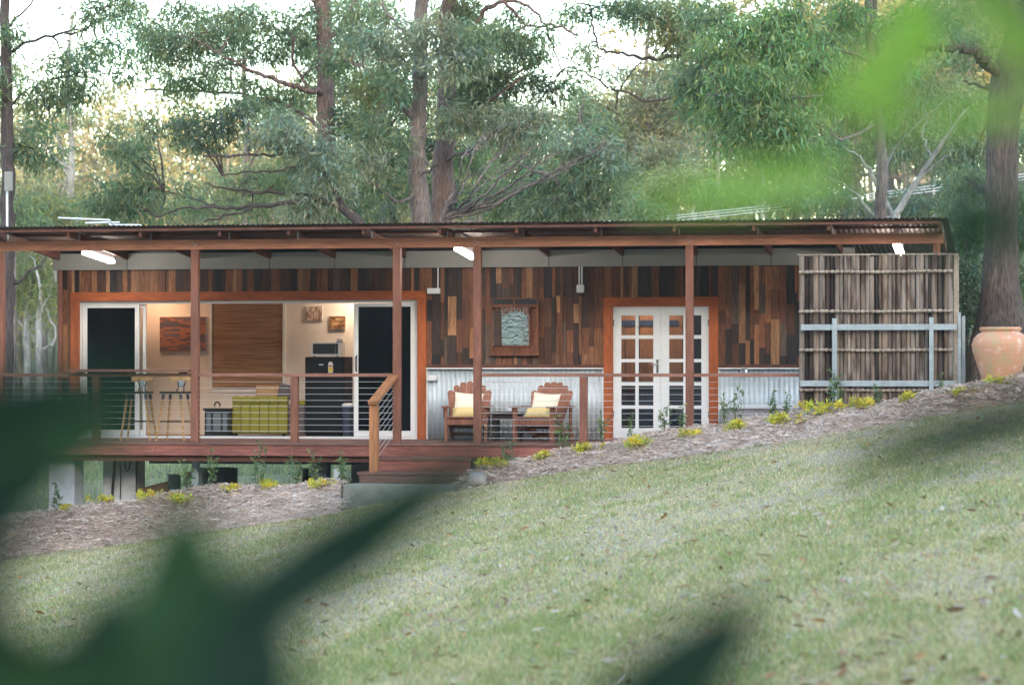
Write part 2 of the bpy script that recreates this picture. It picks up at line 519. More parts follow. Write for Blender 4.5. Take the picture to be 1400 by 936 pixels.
def axis(parts):
    out = []
    for a, b, st in parts: out += list(np.arange(a, b, st))
    return np.array(out + [parts[-1][1]])
GX = axis([(-900, -200, 60), (-200, -60, 10), (-60, -22, 1.5), (-22, -15, .4), (-15, 3, .12), (3, 8, .4), (8, 30, 2), (30, 150, 10), (150, 900, 60)])
GY = axis([(-700, -200, 50), (-200, -60, 5), (-60, -30, 1.5), (-30, -24, .3), (-24, -3, .13), (-3, 11, .16), (11, 30, .8), (30, 110, 3), (110, 300, 8), (300, 1500, 80)])
gx, gy = np.meshgrid(GX, GY)
gzv = ground_z(gx, gy)
def lawn_tone(X, Y):
    """0 straw .. 1 green"""
    a = fbm(X * .8, Y * .16, 21, 3); b_ = fbm(X * 4.0, Y * .9, 33, 3)
    return np.clip((a - .5) * .75 + (b_ - .5) * 1.2 + .40, 0, 1)
STRAW = np.array([.47, .40, .30]); GREEN = np.array([.28, .29, .16])
tone = lawn_tone(gx.ravel(), gy.ravel())[:, None]
gcol = (STRAW * (1 - tone) + GREEN * tone) * .8
fl = (gy.ravel() > 9)[:, None]
forest = np.array([.15, .145, .085]) * (.7 + .6 * fbm(gx.ravel() * .3, gy.ravel() * .3, 4)[:, None])
gcol = np.where(fl, forest, gcol)
rdg = (gy.ravel() < -60)[:, None]
gcol = np.where(rdg, np.array([.05, .05, .04]) * (.5 + vnoise(gx.ravel() * .3, gy.ravel() * .3, 2)[:, None]), gcol)
ny, nx = gx.shape
ii = (np.arange(ny - 1)[:, None] * nx + np.arange(nx - 1)[None]).ravel()
gf = np.stack([ii, ii + 1, ii + nx + 1, ii + nx], 1)
g_o = npmesh('ground', np.stack([gx.ravel(), gy.ravel(), gzv.ravel()], 1), gf, gcol, 'ground_mat', None, True)
tag(g_o, None, None, kind='structure')

# mulch bed: two banks, left and right of the steps
CREST = [(-150, 728), (-60, 717), (30, 705), (120, 692), (200, 677), (300, 664), (400, 660), (470, 660),
         (628, 662), (650, 648), (680, 636), (740, 622), (800, 609), (860, 601), (900, 593), (960, 583), (985, 577), (1050, 572),
         (1098, 566), (1150, 556), (1200, 551), (1250, 543), (1290, 533), (1340, 526), (1400, 514), (1500, 494), (1600, 475)]
EDGE = [(-150, 760), (40, 748), (200, 735), (470, 700), (640, 668), (800, 645), (1000, 617), (1100, 601), (1290, 568), (1400, 545), (1600, 505)]
YC = -.95
def interp(tab, u): return float(np.interp(u, [a for a, _ in tab], [b_ for _, b_ in tab]))
def edge_pt(u):
    v = interp(EDGE, u); lo, hi = -12.0, -1.35
    for _ in range(40):
        mid = (lo + hi) / 2; p = P(u, v, mid)
        if p.z > float(lawn_z(p.x, p.y)): lo = mid
        else: hi = mid
    p = P(u, v, lo); return Vector((p.x, p.y, float(lawn_z(p.x, p.y)) - .03))
BEDS = []
def bed(u0, u1):
    us = np.arange(u0, u1 + 1, 6.0); NT = 22; rows = []
    for u in us:
        E = edge_pt(u); C = P(u, interp(CREST, u), YC)
        B = Vector((C.x, -.22, C.z - .30)); colu = []
        for k in range(NT + 1):
            t = k / NT
            q = E.lerp(C, t)
            q.z = E.z + (C.z - E.z) * (t ** .72)
            colu.append(q)
        for k in range(1, 5): colu.append(C.lerp(B, k / 4) + Vector((0, 0, .08 * math.sin(math.pi * k / 4))))
        rows.append(colu)
    A = np.array([[tuple(p) for p in c] for c in rows])
    X, Y = A[..., 0], A[..., 1]
    fade = np.ones(A.shape[1]); fade[0] = 0; fade[1] = .3; fade[2] = .7
    A[..., 2] += ((fbm(X * 1.7, Y * 1.7, 40) - .5) * .20 + (fbm(X * 7, Y * 7, 41) - .5) * .09) * fade
    endf = np.ones(len(us))
    BEDS.append(A)
    n0, n1 = A.shape[:2]
    i2 = (np.arange(n0 - 1)[:, None] * n1 + np.arange(n1 - 1)[None]).ravel()
    f = np.stack([i2, i2 + n1, i2 + n1 + 1, i2 + 1], 1)
    base = np.array([.62, .50, .45]) * (.72 + .5 * fbm(X.ravel() * 2, Y.ravel() * 2, 50))[:, None]
    o = npmesh('mulch_bed', A.reshape(-1, 3), f, base, 'ground_mat', None, True)
    tag(o, None, None, kind='structure')
bed(-140, 468)
bed(632, 1560)
def bed_z(x, y):
    best = None
    for A in BEDS:
        d = (A[..., 0] - x) ** 2 + (A[..., 1] - y) ** 2
        k = np.argmin(d)
        if best is None or d.flat[k] < best[0]: best = (d.flat[k], A[..., 2].flat[k])
    return float(best[1]) if best[0] < .09 else gz(x, y)

# straw and bark strands lying on the bed
vs_, fs_, cs_ = [], [], []
for A in BEDS:
    flat = A[:, :-3].reshape(-1, 3)
    n_s = int(len(flat) * 13)
    pk = RNG.integers(0, len(flat), n_s)
    p = flat[pk] + np.stack([RNG.normal(0, .06, n_s), RNG.normal(0, .07, n_s), RNG.uniform(.0, .016, n_s)], 1)
    th = RNG.uniform(0, math.pi * 2, n_s)
    a = np.stack([np.cos(th), np.sin(th), RNG.normal(0, .14, n_s)], 1)
    L = RNG.uniform(.05, .20, (n_s, 1)); W = RNG.uniform(.003, .008, (n_s, 1))
    s = norm(np.cross(a, np.array([0, 0, 1.0]) + RNG.normal(size=(n_s, 3)) * .4))
    bow = np.stack([RNG.normal(0, .02, n_s), RNG.normal(0, .02, n_s), RNG.uniform(0, .03, n_s)], 1)
    v = np.empty((n_s, 4, 3)); v[:, 0] = p - a*L*.5; v[:, 1] = p + s*W + bow; v[:, 2] = p + a*L*.5; v[:, 3] = p - s*W + bow
    o_ = sum(len(q) for q in vs_)
    vs_.append(v.reshape(-1, 3)); fs_.append(np.arange(n_s * 4).reshape(-1, 4) + o_)
    pal = np.array([[.76, .62, .57], [.66, .50, .44], [.82, .71, .65], [.40, .28, .23], [.70, .52, .44], [.84, .75, .69]])
    c = pal[RNG.integers(0, len(pal), n_s)] * RNG.uniform(.75, 1.2, (n_s, 1))
    cs_.append(np.repeat(c, 4, 0))
o = npmesh('mulch_straw', np.concatenate(vs_), np.concatenate(fs_), np.concatenate(cs_), 'straw')
tag(o, 'loose pinkish brown straw mulch lying over the garden banks', 'mulch', kind='stuff')

# ------------------------------------------------------------------ cabin
YW = 2.4                                   # face of the cladding
cabin = thing('timber_cabin', 'long timber clad cabin with verandah, iron skillion roof and raised deck', 'cabin', (-7.5, YW, 0))
xs = lambda u, Y=YW: PX(u, Y)
Z_BAND = PZ(600, 366, YW)                   # bottom of the grey band
Z_WAIN = PZ(700, 503, YW)
XL, XR = xs(80), xs(1168)
SL0, SL1 = xs(97), xs(583)                  # outside of the trim round the sliding doors
SZ = PZ(340, 398.5, YW)
FR0, FR1 = xs(825.5), xs(982)
FZ = PZ(900, 406, YW)
TW = .142
# wall core with openings
wall = MB()
for a, b_, z0, z1 in ((XL, SL0 + .02, -.02, Z_BAND + .3), (SL0 + .02, SL1 - .02, SZ - .03, Z_BAND + .3), (SL1 - .02, FR0 + .02, -.02, Z_BAND + .3),
                    (FR0 + .02, FR1 - .02, FZ - .03, Z_BAND + .3), (FR1 - .02, XR, -.02, Z_BAND + .3)):
    wall.box(a, b_, YW + .035, YW + .12, z0, z1)
wallo = wall.build('wall', 'black_plastic', cabin)
PAL = [((.040, .024, .018), 4), ((.085, .034, .020), 5), ((.15, .058, .030), 5), ((.27, .115, .052), 5), ((.36, .18, .085), 2.6),
       ((.024, .019, .018), 3), ((.10, .065, .048), 2.5), ((.055, .03, .022), 4), ((.20, .075, .034), 3)]
def bcol():
    c = random.choices([p for p, _ in PAL], [q for _, q in PAL])[0]; k = random.uniform(1.0, 1.8)
    return tuple(min(1, x * k) for x in c)
def column(x0, x1, z0, z1, single):
    z = z1
    while z - z0 > .01:
        h = (z - z0) if single else random.choice([random.uniform(.18, .5), random.uniform(.4, .95)])
        if z - h - z0 < .14: h = z - z0
        th = random.uniform(.014, .036)
        unitbox('board', 'cladding', wallo, x0 + .0015, x1 - .0015, YW + .035 - th, YW + .0352, z - h + .0015, z - .0015, bcol())
        z -= h
def cladding(xa, xb, z0, z1, single=False):
    x = xa
    while xb - x > .02:
        wd = random.choice([.05, .065, .08, .085, .1, .11, .13]) * random.uniform(.9, 1.1)
        if xb - x - wd < .05: wd = xb - x
        column(x, x + wd, z0, z1, single); x += wd
cladding(XL + .06, SL0, 0.0, Z_BAND)
cladding(SL0, SL1, SZ, Z_BAND, True)
cladding(SL1, FR0, Z_WAIN, Z_BAND)
cladding(FR0, FR1, FZ, Z_BAND, True)
cladding(FR1, XR, Z_WAIN, Z_BAND)
MB().tube([(XL + .03, YW - .02, -.02), (XL + .03, YW - .02, Z_BAND)], .042, 10).build('corner_pole', 'post', cabin, 40)
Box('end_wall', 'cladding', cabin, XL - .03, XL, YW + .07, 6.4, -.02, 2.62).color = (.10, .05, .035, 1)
Box('end_cap', 'white_paint', cabin, XL - .06, XL + .02, YW - .02, YW + .034, Z_BAND - .18, Z_BAND)
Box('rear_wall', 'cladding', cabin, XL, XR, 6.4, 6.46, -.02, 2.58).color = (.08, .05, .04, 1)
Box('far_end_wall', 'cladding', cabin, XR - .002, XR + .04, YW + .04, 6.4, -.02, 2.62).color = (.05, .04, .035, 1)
# trim
def trimset(x0, x1, zt, zb):
    y0, y1 = YW - .028, YW + .07
    Box('door_trim', 'trim_v', cabin, x0, x0 + TW, y0, y1, zb, zt - TW - .001)
    Box('door_trim', 'trim_v', cabin, x1 - TW, x1, y0, y1, zb, zt - TW - .001)
    Box('door_trim', 'trim_h', cabin, x0, x1, y0 - .002, y1, zt - TW, zt)
trimset(SL0, SL1, SZ, 0.0)
trimset(FR0, FR1, FZ, 0.0)
# grey band under the roof with joints at the rafters
RU = [80, 173, 266, 368, 457, 553, 651, 750, 851, 952, 1054, 1150]
RX = [PX(u, 2.3) for u in RU]
RX = [RX[0] - 2.25, RX[0] - 1.12] + RX + [PX(1290, 0) - .03]
ZB1 = 2.93
band = MB().box(XL - .06, XR, YW - .06, YW + .034, Z_BAND + .006, ZB1 - .02).build('band', 'black_plastic', cabin)
ed = [XL - .08] + [x for x in RX if XL + .2 < x < XR - .2] + [XR + .02]
for a, b_ in zip(ed[:-1], ed[1:]):
    unitbox('band_panel', 'band_panel', band, a + .006, b_ - .006, YW - .085, YW - .0602, Z_BAND, ZB1)
# roof
SLOPE = .07
def rz(Y): return 2.83 + (2.3 - Y) * SLOPE          # underside of the rafters
Y_FR, Y_BK = -.52, 7.0
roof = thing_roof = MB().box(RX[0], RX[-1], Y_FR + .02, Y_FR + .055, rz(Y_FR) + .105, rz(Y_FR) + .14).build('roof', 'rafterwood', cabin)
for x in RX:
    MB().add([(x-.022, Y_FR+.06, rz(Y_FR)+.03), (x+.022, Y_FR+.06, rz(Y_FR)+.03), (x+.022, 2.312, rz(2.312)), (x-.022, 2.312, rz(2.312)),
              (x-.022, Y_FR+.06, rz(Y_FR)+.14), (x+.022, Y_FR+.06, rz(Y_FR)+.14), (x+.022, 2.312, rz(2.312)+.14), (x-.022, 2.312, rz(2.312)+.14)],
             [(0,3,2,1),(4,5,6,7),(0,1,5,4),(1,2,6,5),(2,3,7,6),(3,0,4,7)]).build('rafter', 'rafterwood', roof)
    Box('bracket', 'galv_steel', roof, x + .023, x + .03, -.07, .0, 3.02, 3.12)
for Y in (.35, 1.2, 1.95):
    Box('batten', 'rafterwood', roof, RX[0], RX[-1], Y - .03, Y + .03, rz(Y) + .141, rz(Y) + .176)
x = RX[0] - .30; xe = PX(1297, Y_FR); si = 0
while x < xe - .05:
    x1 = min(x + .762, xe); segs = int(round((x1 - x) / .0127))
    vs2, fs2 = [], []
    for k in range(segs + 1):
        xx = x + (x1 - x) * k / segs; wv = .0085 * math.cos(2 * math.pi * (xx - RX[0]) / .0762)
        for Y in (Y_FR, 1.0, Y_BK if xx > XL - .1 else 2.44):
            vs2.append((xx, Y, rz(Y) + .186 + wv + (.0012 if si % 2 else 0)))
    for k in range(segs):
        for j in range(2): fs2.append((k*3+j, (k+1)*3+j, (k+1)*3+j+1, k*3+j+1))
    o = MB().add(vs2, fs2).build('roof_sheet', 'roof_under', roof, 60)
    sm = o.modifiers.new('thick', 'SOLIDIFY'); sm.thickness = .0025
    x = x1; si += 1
# beam and posts
ZBM0, ZBM1 = 2.875, 3.02
bu = [-130, 267, 653, 943, 1290]
for k, (a, b_) in enumerate(zip(bu[:-1], bu[1:])):
    MB().box(PX(a, 0) + .001, PX(b_, 0) - .001, -.045, .045, ZBM0, ZBM1).build('beam', 'beam', cabin, bevel=.004)
def post(u, z1, wd=.112, mat='post'):
    x = PX(u, 0)
    o = MB().box(x - wd/2, x + wd/2, -wd/2, wd/2, 0, z1).build('post', mat, cabin, bevel=.005)
    return o
for u in (1, 267, 543, 653, 943): post(u, ZBM0 - .002)
x = PX(1281, 0); MB().box(x - .05, x + .05, -.05, .05, .3, ZBM0 - .002).build('post', 'post', cabin)
ZR0, ZR1 = .978, 1.026
for u in (132, 403, 798): post(u, ZR0 - .002, .108)
for u in (267, 543, 653, 943):      # bolts on the beam above the posts
    for dz, dx in ((.05, .0), (.10, -.02), (.075, .025)):
        MB().tube([(PX(u, 0) + dx, -.047, ZBM0 + dz), (PX(u, 0) + dx, -.056, ZBM0 + dz)], .011, 8).build('bolt', 'galv_steel', cabin)
# rails: between posts
def rail(u0, u1):
    Box('handrail', 'rail', cabin, PX(u0, 0), PX(u1, 0), -.066, .066, ZR0, ZR1, bevel=.004)
rail(-100, 261); rail(273, 537); rail(659, 937); rail(949, 1096)
Box('bar_top', 'rail', cabin, PX(96, 0), PX(262, 0), -.19, .20, ZR1 + .022, ZR1 + .062, bevel=.004)
for u in (110, 180, 250): Box('bar_bracket', 'rail', cabin, PX(u, 0) - .03, PX(u, 0) + .03, -.12, .12, ZR1 + .0005, ZR1 + .0215)
NC = 10
for (u0, u1) in ((-100, 543), (653, 1096)):
    for k in range(NC):
        z = ZR0 - .075 - k * .0915
        MB().tube([(PX(u0, 0), 0, z), (PX(u1, 0), 0, z)], .0036, 6).build('cable', 'cable_steel', cabin)
# deck
dk0, dk1 = PX(-160, 0), PX(1102, 0)
deck = MB().box(dk0, dk1, -.02, YW + .03, -.12, -.0335).build('deck', 'rafterwood', cabin)
k = 0; y = -.085
while y < YW + .03:
    unitbox('deck_board', 'deckwood', deck, dk0 + random.uniform(0, .02), dk1, y, min(y + .135, YW + .034), -.032, random.uniform(-.002, 0)); y += .139
fx = [dk0, PX(215, 0), PX(404, 0), PX(642, 0), dk1]
for a, b_ in zip(fx[:-1], fx[1:]):
    unitbox('fascia_board', 'fascia', deck, a + .002, b_ - .002, -.062, -.021, -.195, -.034)
unitbox('bearer', 'rafterwood', deck, dk0, PX(560, 0), .02, .12, -.285, -.121)
unitbox('bearer', 'galv_dark', deck, PX(205, 1.2), PX(490, 1.2), 1.15, 1.25, -.36, -.122)
for u in (180, 330, 480, 640):
    unitbox('bearer', 'rafterwood', deck, PX(u, 0) - .04, PX(u, 0) + .04, .121, YW, -.26, -.121)
# steps
X0, X1 = PX(513, -.5), PX(643, -.5)
steps = MB().box(X0 + .1, X0 + .15, -.91, -.07, -.75, -.44).build('steps', 'deckwood', cabin)
unitbox('stringer', 'deckwood', steps, X1 - .15, X1 - .1, -.91, -.07, -.75, -.44)
unitbox('tread', 'deckwood', steps, X0 - .02, X1, -.46, -.064, -.235, -.20)
unitbox('riser', 'fascia', steps, X0, X1 - .01, -.44, -.42, -.395, -.2355)
unitbox('tread', 'deckwood', steps, X0 - .16, X1, -.96, -.42, -.43, -.396)
unitbox('riser', 'deckwood', steps, X0 - .13, X1 - .01, -.94, -.92, -.70, -.4305)
xa, xb = PX(472, -1.5), PX(622, -1.5)
MB().box(xa, xb, -1.62, -1.0, -1.05, -.552).build('step_slab', 'step_concrete', steps, bevel=.01)
# stair handrail
xs_ = PX(541, 0) - .045; xp = PX(511.5, -.88)
MB().box(xp - .06, xp + .06, -.94, -.82, -.395, .575).build('stair_post', 'stairpost', cabin, bevel=.005)
MB().bar((xp, -1.0, .60), (xs_ + .03, -.06, .985), .13, .045).build('stair_rail', 'stairpost', cabin)
for k in range(9):
    z0, z1 = .52 - k * .095, .88 - k * .095
    MB().tube([(xp, -.82, z0), (xs_ + .02, -.04, z1)], .0036, 6).build('cable', 'cable_steel', cabin)
# corrugated dado
def corr(x0, x1, z0, z1, y):
    segs = int((x1 - x0) / .0127); vs2 = []; fs2 = []
    for k in range(segs + 1):
        xx = x0 + (x1 - x0) * k / segs; yy = y + .010 * math.cos(2 * math.pi * xx / .0762)
        vs2 += [(xx, yy, z0), (xx, yy, z1)]
    for k in range(segs): fs2.append((k*2, k*2+2, k*2+3, k*2+1))
    o = MB().add(vs2, fs2).build('corrugated_sheet', 'galv_cor', dado, 60)
    o.modifiers.new('thick', 'SOLIDIFY').thickness = .002
dado = MB()
for a, b_ in ((SL1, FR0), (FR1, XR)):
    dado.box(a + .002, b_ - .002, YW - .045, YW - .008, Z_WAIN - .016, Z_WAIN + .004)
dado = dado.build('dado_cap', 'aluminium', cabin)
for a, b_ in ((SL1, FR0), (FR1, XR)):
    xx = a + .004
    while xx < b_ - .03:
        x2 = min(xx + .762, b_ - .004); corr(xx, x2, .004, Z_WAIN - .017, YW + .012 + (.002 if int(xx * 7) % 2 else 0)); xx = x2
    Box('dado_rail', 'rafterwood', cabin, a + .002, b_ - .002, YW - .03, YW + .03, Z_WAIN + .005, Z_WAIN + .055)
    Box('edge_strip', 'aluminium', dado, a + .001, a + .02, YW - .012, YW + .0, .003, Z_WAIN - .017)
    Box('edge_strip', 'aluminium', dado, b_ - .02, b_ - .001, YW - .012, YW + .0, .003, Z_WAIN - .017)
# sliding doors
YS = YW + .02
s0, s1, st, sb = SL0 + TW, SL1 - TW, SZ - TW, .0
sl = MB()
sl.box(s0, s1, YS, YS + .09, st - .045, st - .001); sl.box(s0, s1, YS, YS + .10, sb, sb + .035)
sl.box(s0, s0 + .04, YS, YS + .09, sb + .0355, st - .0455); sl.box(s1 - .04, s1, YS, YS + .09, sb + .0355, st - .0455)
sl = sl.build('sliding_door', 'white_frame', cabin)
def panel(x0, x1, y, mesh='screen_mesh', stile=.072):
    z0, z1 = sb + .04, st - .05
    p = MB().box(x0, x0 + stile, y, y + .03, z0, z1).box(x1 - stile, x1, y, y + .03, z0, z1)
    p.box(x0 + stile, x1 - stile, y, y + .03, z1 - .055, z1).box(x0 + stile, x1 - stile, y, y + .03, z0, z0 + .09)
    p.build('door_panel', 'white_frame', sl)
    if mesh: Box('insect_screen' if mesh == 'screen_mesh' else 'pane', mesh, sl, x0 + stile, x1 - stile, y + .012, y + .016, z0 + .09, z1 - .055)
panel(s0 + .045, xs(190, YS), YS + .01)
panel(s0 + .10, xs(198, YS), YS + .05, 'glass', .05)
panel(xs(483.5, YS), s1 - .045, YS + .01)
panel(xs(487, YS), s1 - .05, YS + .05, 'glass', .05)
hx = xs(487.5, YS)
MB().tube([(hx, YS - .0, 1.06), (hx, YS - .035, 1.09), (hx, YS - .04, 1.18), (hx, YS - .035, 1.27), (hx, YS - .0, 1.30)], .012, 8).build('door_handle', 'black_plastic', sl, 60)
# french doors
YF = YW + .005
f0, f1, ft = FR0 + TW, FR1 - TW, FZ - TW
fm = (f0 + f1) / 2
Box('door_sill', 'fascia', cabin, f0, f1, YW - .03, YW + .12, .001, .03)
def leaf(x0, x1):
    z0, z1 = .034, ft - .004
    px = [x0, x0 + .125, (x0 + x1) / 2 - .025, (x0 + x1) / 2 + .025, x1 - .115, x1]
    zr = [PZ(900, v, YF) for v in (585, 558.5, 554, 527, 522.5, 495, 490.5, 463, 458, 431)]
    L = MB()
    L.box(px[0], px[1], YF, YF + .04, z0, z1); L.box(px[4], px[5], YF, YF + .04, z0, z1)
    L.box(px[1], px[4], YF, YF + .04, z0, zr[0]); L.box(px[1], px[4], YF, YF + .04, zr[9], z1)
    L.box(px[2], px[3], YF + .004, YF + .036, zr[0], zr[9])
    for k in range(4):
        for a, b_ in ((px[1], px[2]), (px[3], px[4])): L.box(a, b_, YF + .004, YF + .036, zr[1 + 2*k], zr[2 + 2*k])
    lo = L.build('french_door', 'white_paint', cabin)
    for k in range(5):
        for a, b_ in ((px[1], px[2]), (px[3], px[4])):
            unitbox('pane', 'glass', lo, a, b_, YF + .018, YF + .022, zr[2*k], zr[2*k + 1])
    return lo
la = leaf(f0 + .003, fm - .002); lb = leaf(fm + .002, f1 - .003)
hz = PZ(900, 500, YF)
Box('handle_plate', 'chrome', la, fm - .07, fm - .035, YF - .006, YF - .0005, hz - .11, hz + .10)
MB().tube([(fm - .052, YF - .005, hz + .03), (fm - .052, YF - .05, hz + .03), (fm - .15, YF - .05, hz + .03)], .009, 8).build('door_handle', 'chrome', la, 60)
for z in (.35, 1.75):
    for xx, pr in ((f0 + .004, la), (f1 - .016, lb)): Box('hinge', 'chrome', pr, xx, xx + .012, YF - .008, YF - .0005, z, z + .1)
# rooms
room = MB()
YI = 4.75; ZC = 2.55; XP = xs(592)
room.box(XL + .02, XP, YI, YI + .05, .002, ZC); room.box(XP, XP + .08, YW + .13, YI + .05, .002, ZC)
room.box(XL + .0, XL + .05, YW + .13, YI, .002, ZC); room.box(XL, XR - .01, YW + .1205, YI + .05, ZC + .001, ZC + .05)
room.build('room_wall', 'interior_wall', cabin)
Box('room_floor', 'interior_floor', cabin, XL + .001, XR - .01, YW + .0345, YI + .06, -.10, .0015)
# bedroom lining
for k in range(16):
    xx = XP + .1 + k * .23
    unitbox('lining_board', 'interior_board', wallo, xx, xx + .215, 3.6, 3.62, .9, ZC - .01)
Box('bedroom_wall', 'black_plastic', cabin, XP + .081, XR - .02, 3.625, 3.65, .002, ZC)
zf = PZ(900, 441, 3.6)
Box('frieze', 'frieze_blue', cabin, XP + .1, XP + .1 + 3.6, 3.585, 3.597, zf - .05, zf + .04)
# interior window with blind
wu0, wu1, wv0, wv1 = 287, 391, 405, 536
wx0, wx1, wz0, wz1 = PX(wu0, YI), PX(wu1, YI), PZ(340, wv1, YI), PZ(340, wv0, YI)
win = MB()
for a in ((wx0, wx0 + .045, wz0, wz1), (wx1 - .045, wx1, wz0, wz1), (wx0 + .0455, wx1 - .0455, wz0, wz0 + .05), (wx0 + .0455, wx1 - .0455, wz1 - .05, wz1)):
    win.box(a[0], a[1], YI - .05, YI - .001, a[2], a[3])
win = win.build('window', 'white_frame', cabin)
Box('pane', 'glass', win, wx0 + .046, wx1 - .046, YI - .012, YI - .008, wz0 + .051, wz1 - .051)
blind = tag(Box('bamboo_blind', 'blind_weave', None, wx0 + .05, wx1 - .05, YI - .03, YI - .02, wz0 + .06, wz1 - .052), 'brown woven bamboo blind drawn down inside the window', 'blind')
# piers
def pier(u0, u1, Y, d, mat='concrete', ztop=-.287):
    x0, x1 = PX(u0, Y), PX(u1, Y); z0 = gz((x0 + x1) / 2, Y) - .3
    return Box('pier', mat, cabin, x0, x1, Y, Y + d, z0, ztop, bevel=.008)
pier(67, 102, .15, .42)
pier(141, 186, .75, .45, ztop=-.265)
pier(262, 271, .4, .1, 'galv_steel', -.265)
for u in (480, 640, 800): pier(u, u + 30, 1.9, .3, 'concrete_dim', -.265)
pier(425, 447, .5, .25, 'galv_dark', -.265)
# roof fittings
ORD = ['first', 'second', 'third', 'fourth', 'fifth', 'sixth', 'seventh', 'eighth', 'ninth', 'tenth', 'eleventh', 'twelfth', 'thirteenth', 'fourteenth', 'fifteenth', 'sixteenth']
def copy_tree(o, parent=None):
    c = o.copy(); col.objects.link(c); c.parent = parent
    for ch in list(o.children): copy_tree(ch, c)
    return c
# ---- tube lights under the rafters
def tube_light(u_f, u_b, Yf, Yb, vf, label):
    x = PX((u_f + u_b) / 2, (Yf + Yb) / 2); z0 = rz(Yf) - .13
    t = thing('tube_light', label, 'light', (x, Yf, rz(Yf) - .02), 'lit tube lights under the verandah roof')
    f = lambda Y: rz(Y)
    def slab(hw, top, bot):
        return MB().add([(x-hw, Yf, f(Yf)+bot), (x+hw, Yf, f(Yf)+bot), (x+hw, Yb, f(Yb)+bot), (x-hw, Yb, f(Yb)+bot),
                         (x-hw, Yf, f(Yf)+top), (x+hw, Yf, f(Yf)+top), (x+hw, Yb, f(Yb)+top), (x-hw, Yb, f(Yb)+top)],
                        [(0,3,2,1),(4,5,6,7),(0,1,5,4),(1,2,6,5),(2,3,7,6),(3,0,4,7)])
    slab(.045, .141, -.058).build('housing', 'white_plastic', t)
    slab(.056, -.06, -.112).build('diffuser', 'tube_glow', t, bevel=.018)
tube_light(109, 160, .55, 1.8, 342, 'lit tube light above the left insect screen door')
tube_light(615, 660, .40, 1.7, 337, 'lit tube light beside the post right of the steps')
tube_light(1222, 1236, .3, 1.6, 330, 'lit tube light above the bamboo screen')
# ---- interior lamps
def ceiling_lamp(u, Y, label, mat='warm_glow'):
    t = thing('ceiling_lamp', label, 'lamp', (PX(u, Y), Y, ZC))
    MB().lathe([(.19, ZC - .02), (.19, ZC - .001)], (PX(u, Y), Y, 0), 24).build('rim', 'white_plastic', t, 40)
    MB().lathe([(.02, ZC - .10), (.10, ZC - .09), (.15, ZC - .06), (.17, ZC - .021)], (PX(u, Y), Y, 0), 24).build('shade', mat, t, 60)
ceiling_lamp(492, 4.3, 'warm round ceiling lamp in the room behind the right screen door')
ceiling_lamp(205, 4.2, 'warm round ceiling lamp in the room above the sunset painting', 'amber_glow')
ceiling_lamp(880, 3.1, 'warm round ceiling lamp in the room behind the french doors')
# ---- bar stools
def make_stool():
    t = thing('bar_stool', 'x', 'stool', (0, 0, 0), 'bar stools at the verandah bar')
    MB().box(-.165, .165, -.165, .165, .70, .735).build('seat', 'black_plastic', t, bevel=.015)
    for sx in (-1, 1):
        for sy in (-1, 1):
            MB().tube([(sx*.12, sy*.12, .70), (sx*.20, sy*.19, .0)], [.019, .014], 8).build('leg', 'stoolwood', t, 50)
            MB().tube([(sx*.122, sy*.121, .699), (sx*.131, sy*.129, .62)], [.022, .021], 8).build('leg_sleeve', 'navy_plastic', t, 50)
    for z in (.29,):
        a = .167; q = [(-a, -a*.96), (a, -a*.96), (a, a*.96), (-a, a*.96)]
        for k in range(4):
            MB().tube([(*q[k], z), (*q[(k+1) % 4], z)], .010, 6).build('foot_rail', 'dark_metal', t)
    for x in (-.06, .06): MB().tube([(x, .15, .70), (x * .6, .20, .80), (x, .215, .90)], .009, 6).build('back_stem', 'dark_metal', t, 60)
    MB().box(-.155, .155, .205, .225, .885, .985).build('backrest', 'stoolwood', t, bevel=.02)
    MB().box(-.03, .03, .196, .204, .80, .90).build('back_plate', 'galv_steel', t)
    return t
st1 = make_stool()
st1.location = (PX(189, .6), .62, .003); st1.rotation_euler.z = R(4)
st1['label'] = 'left bar stool with black seat and pale wooden legs at the verandah bar'
st1.scale = (1.14, 1.14, 1.02)
st2 = copy_tree(st1); st2.location = (PX(240, .6), .60, .003); st2.rotation_euler.z = R(-5)
st2['label'] = 'right bar stool with black seat and pale wooden legs beside the verandah post'
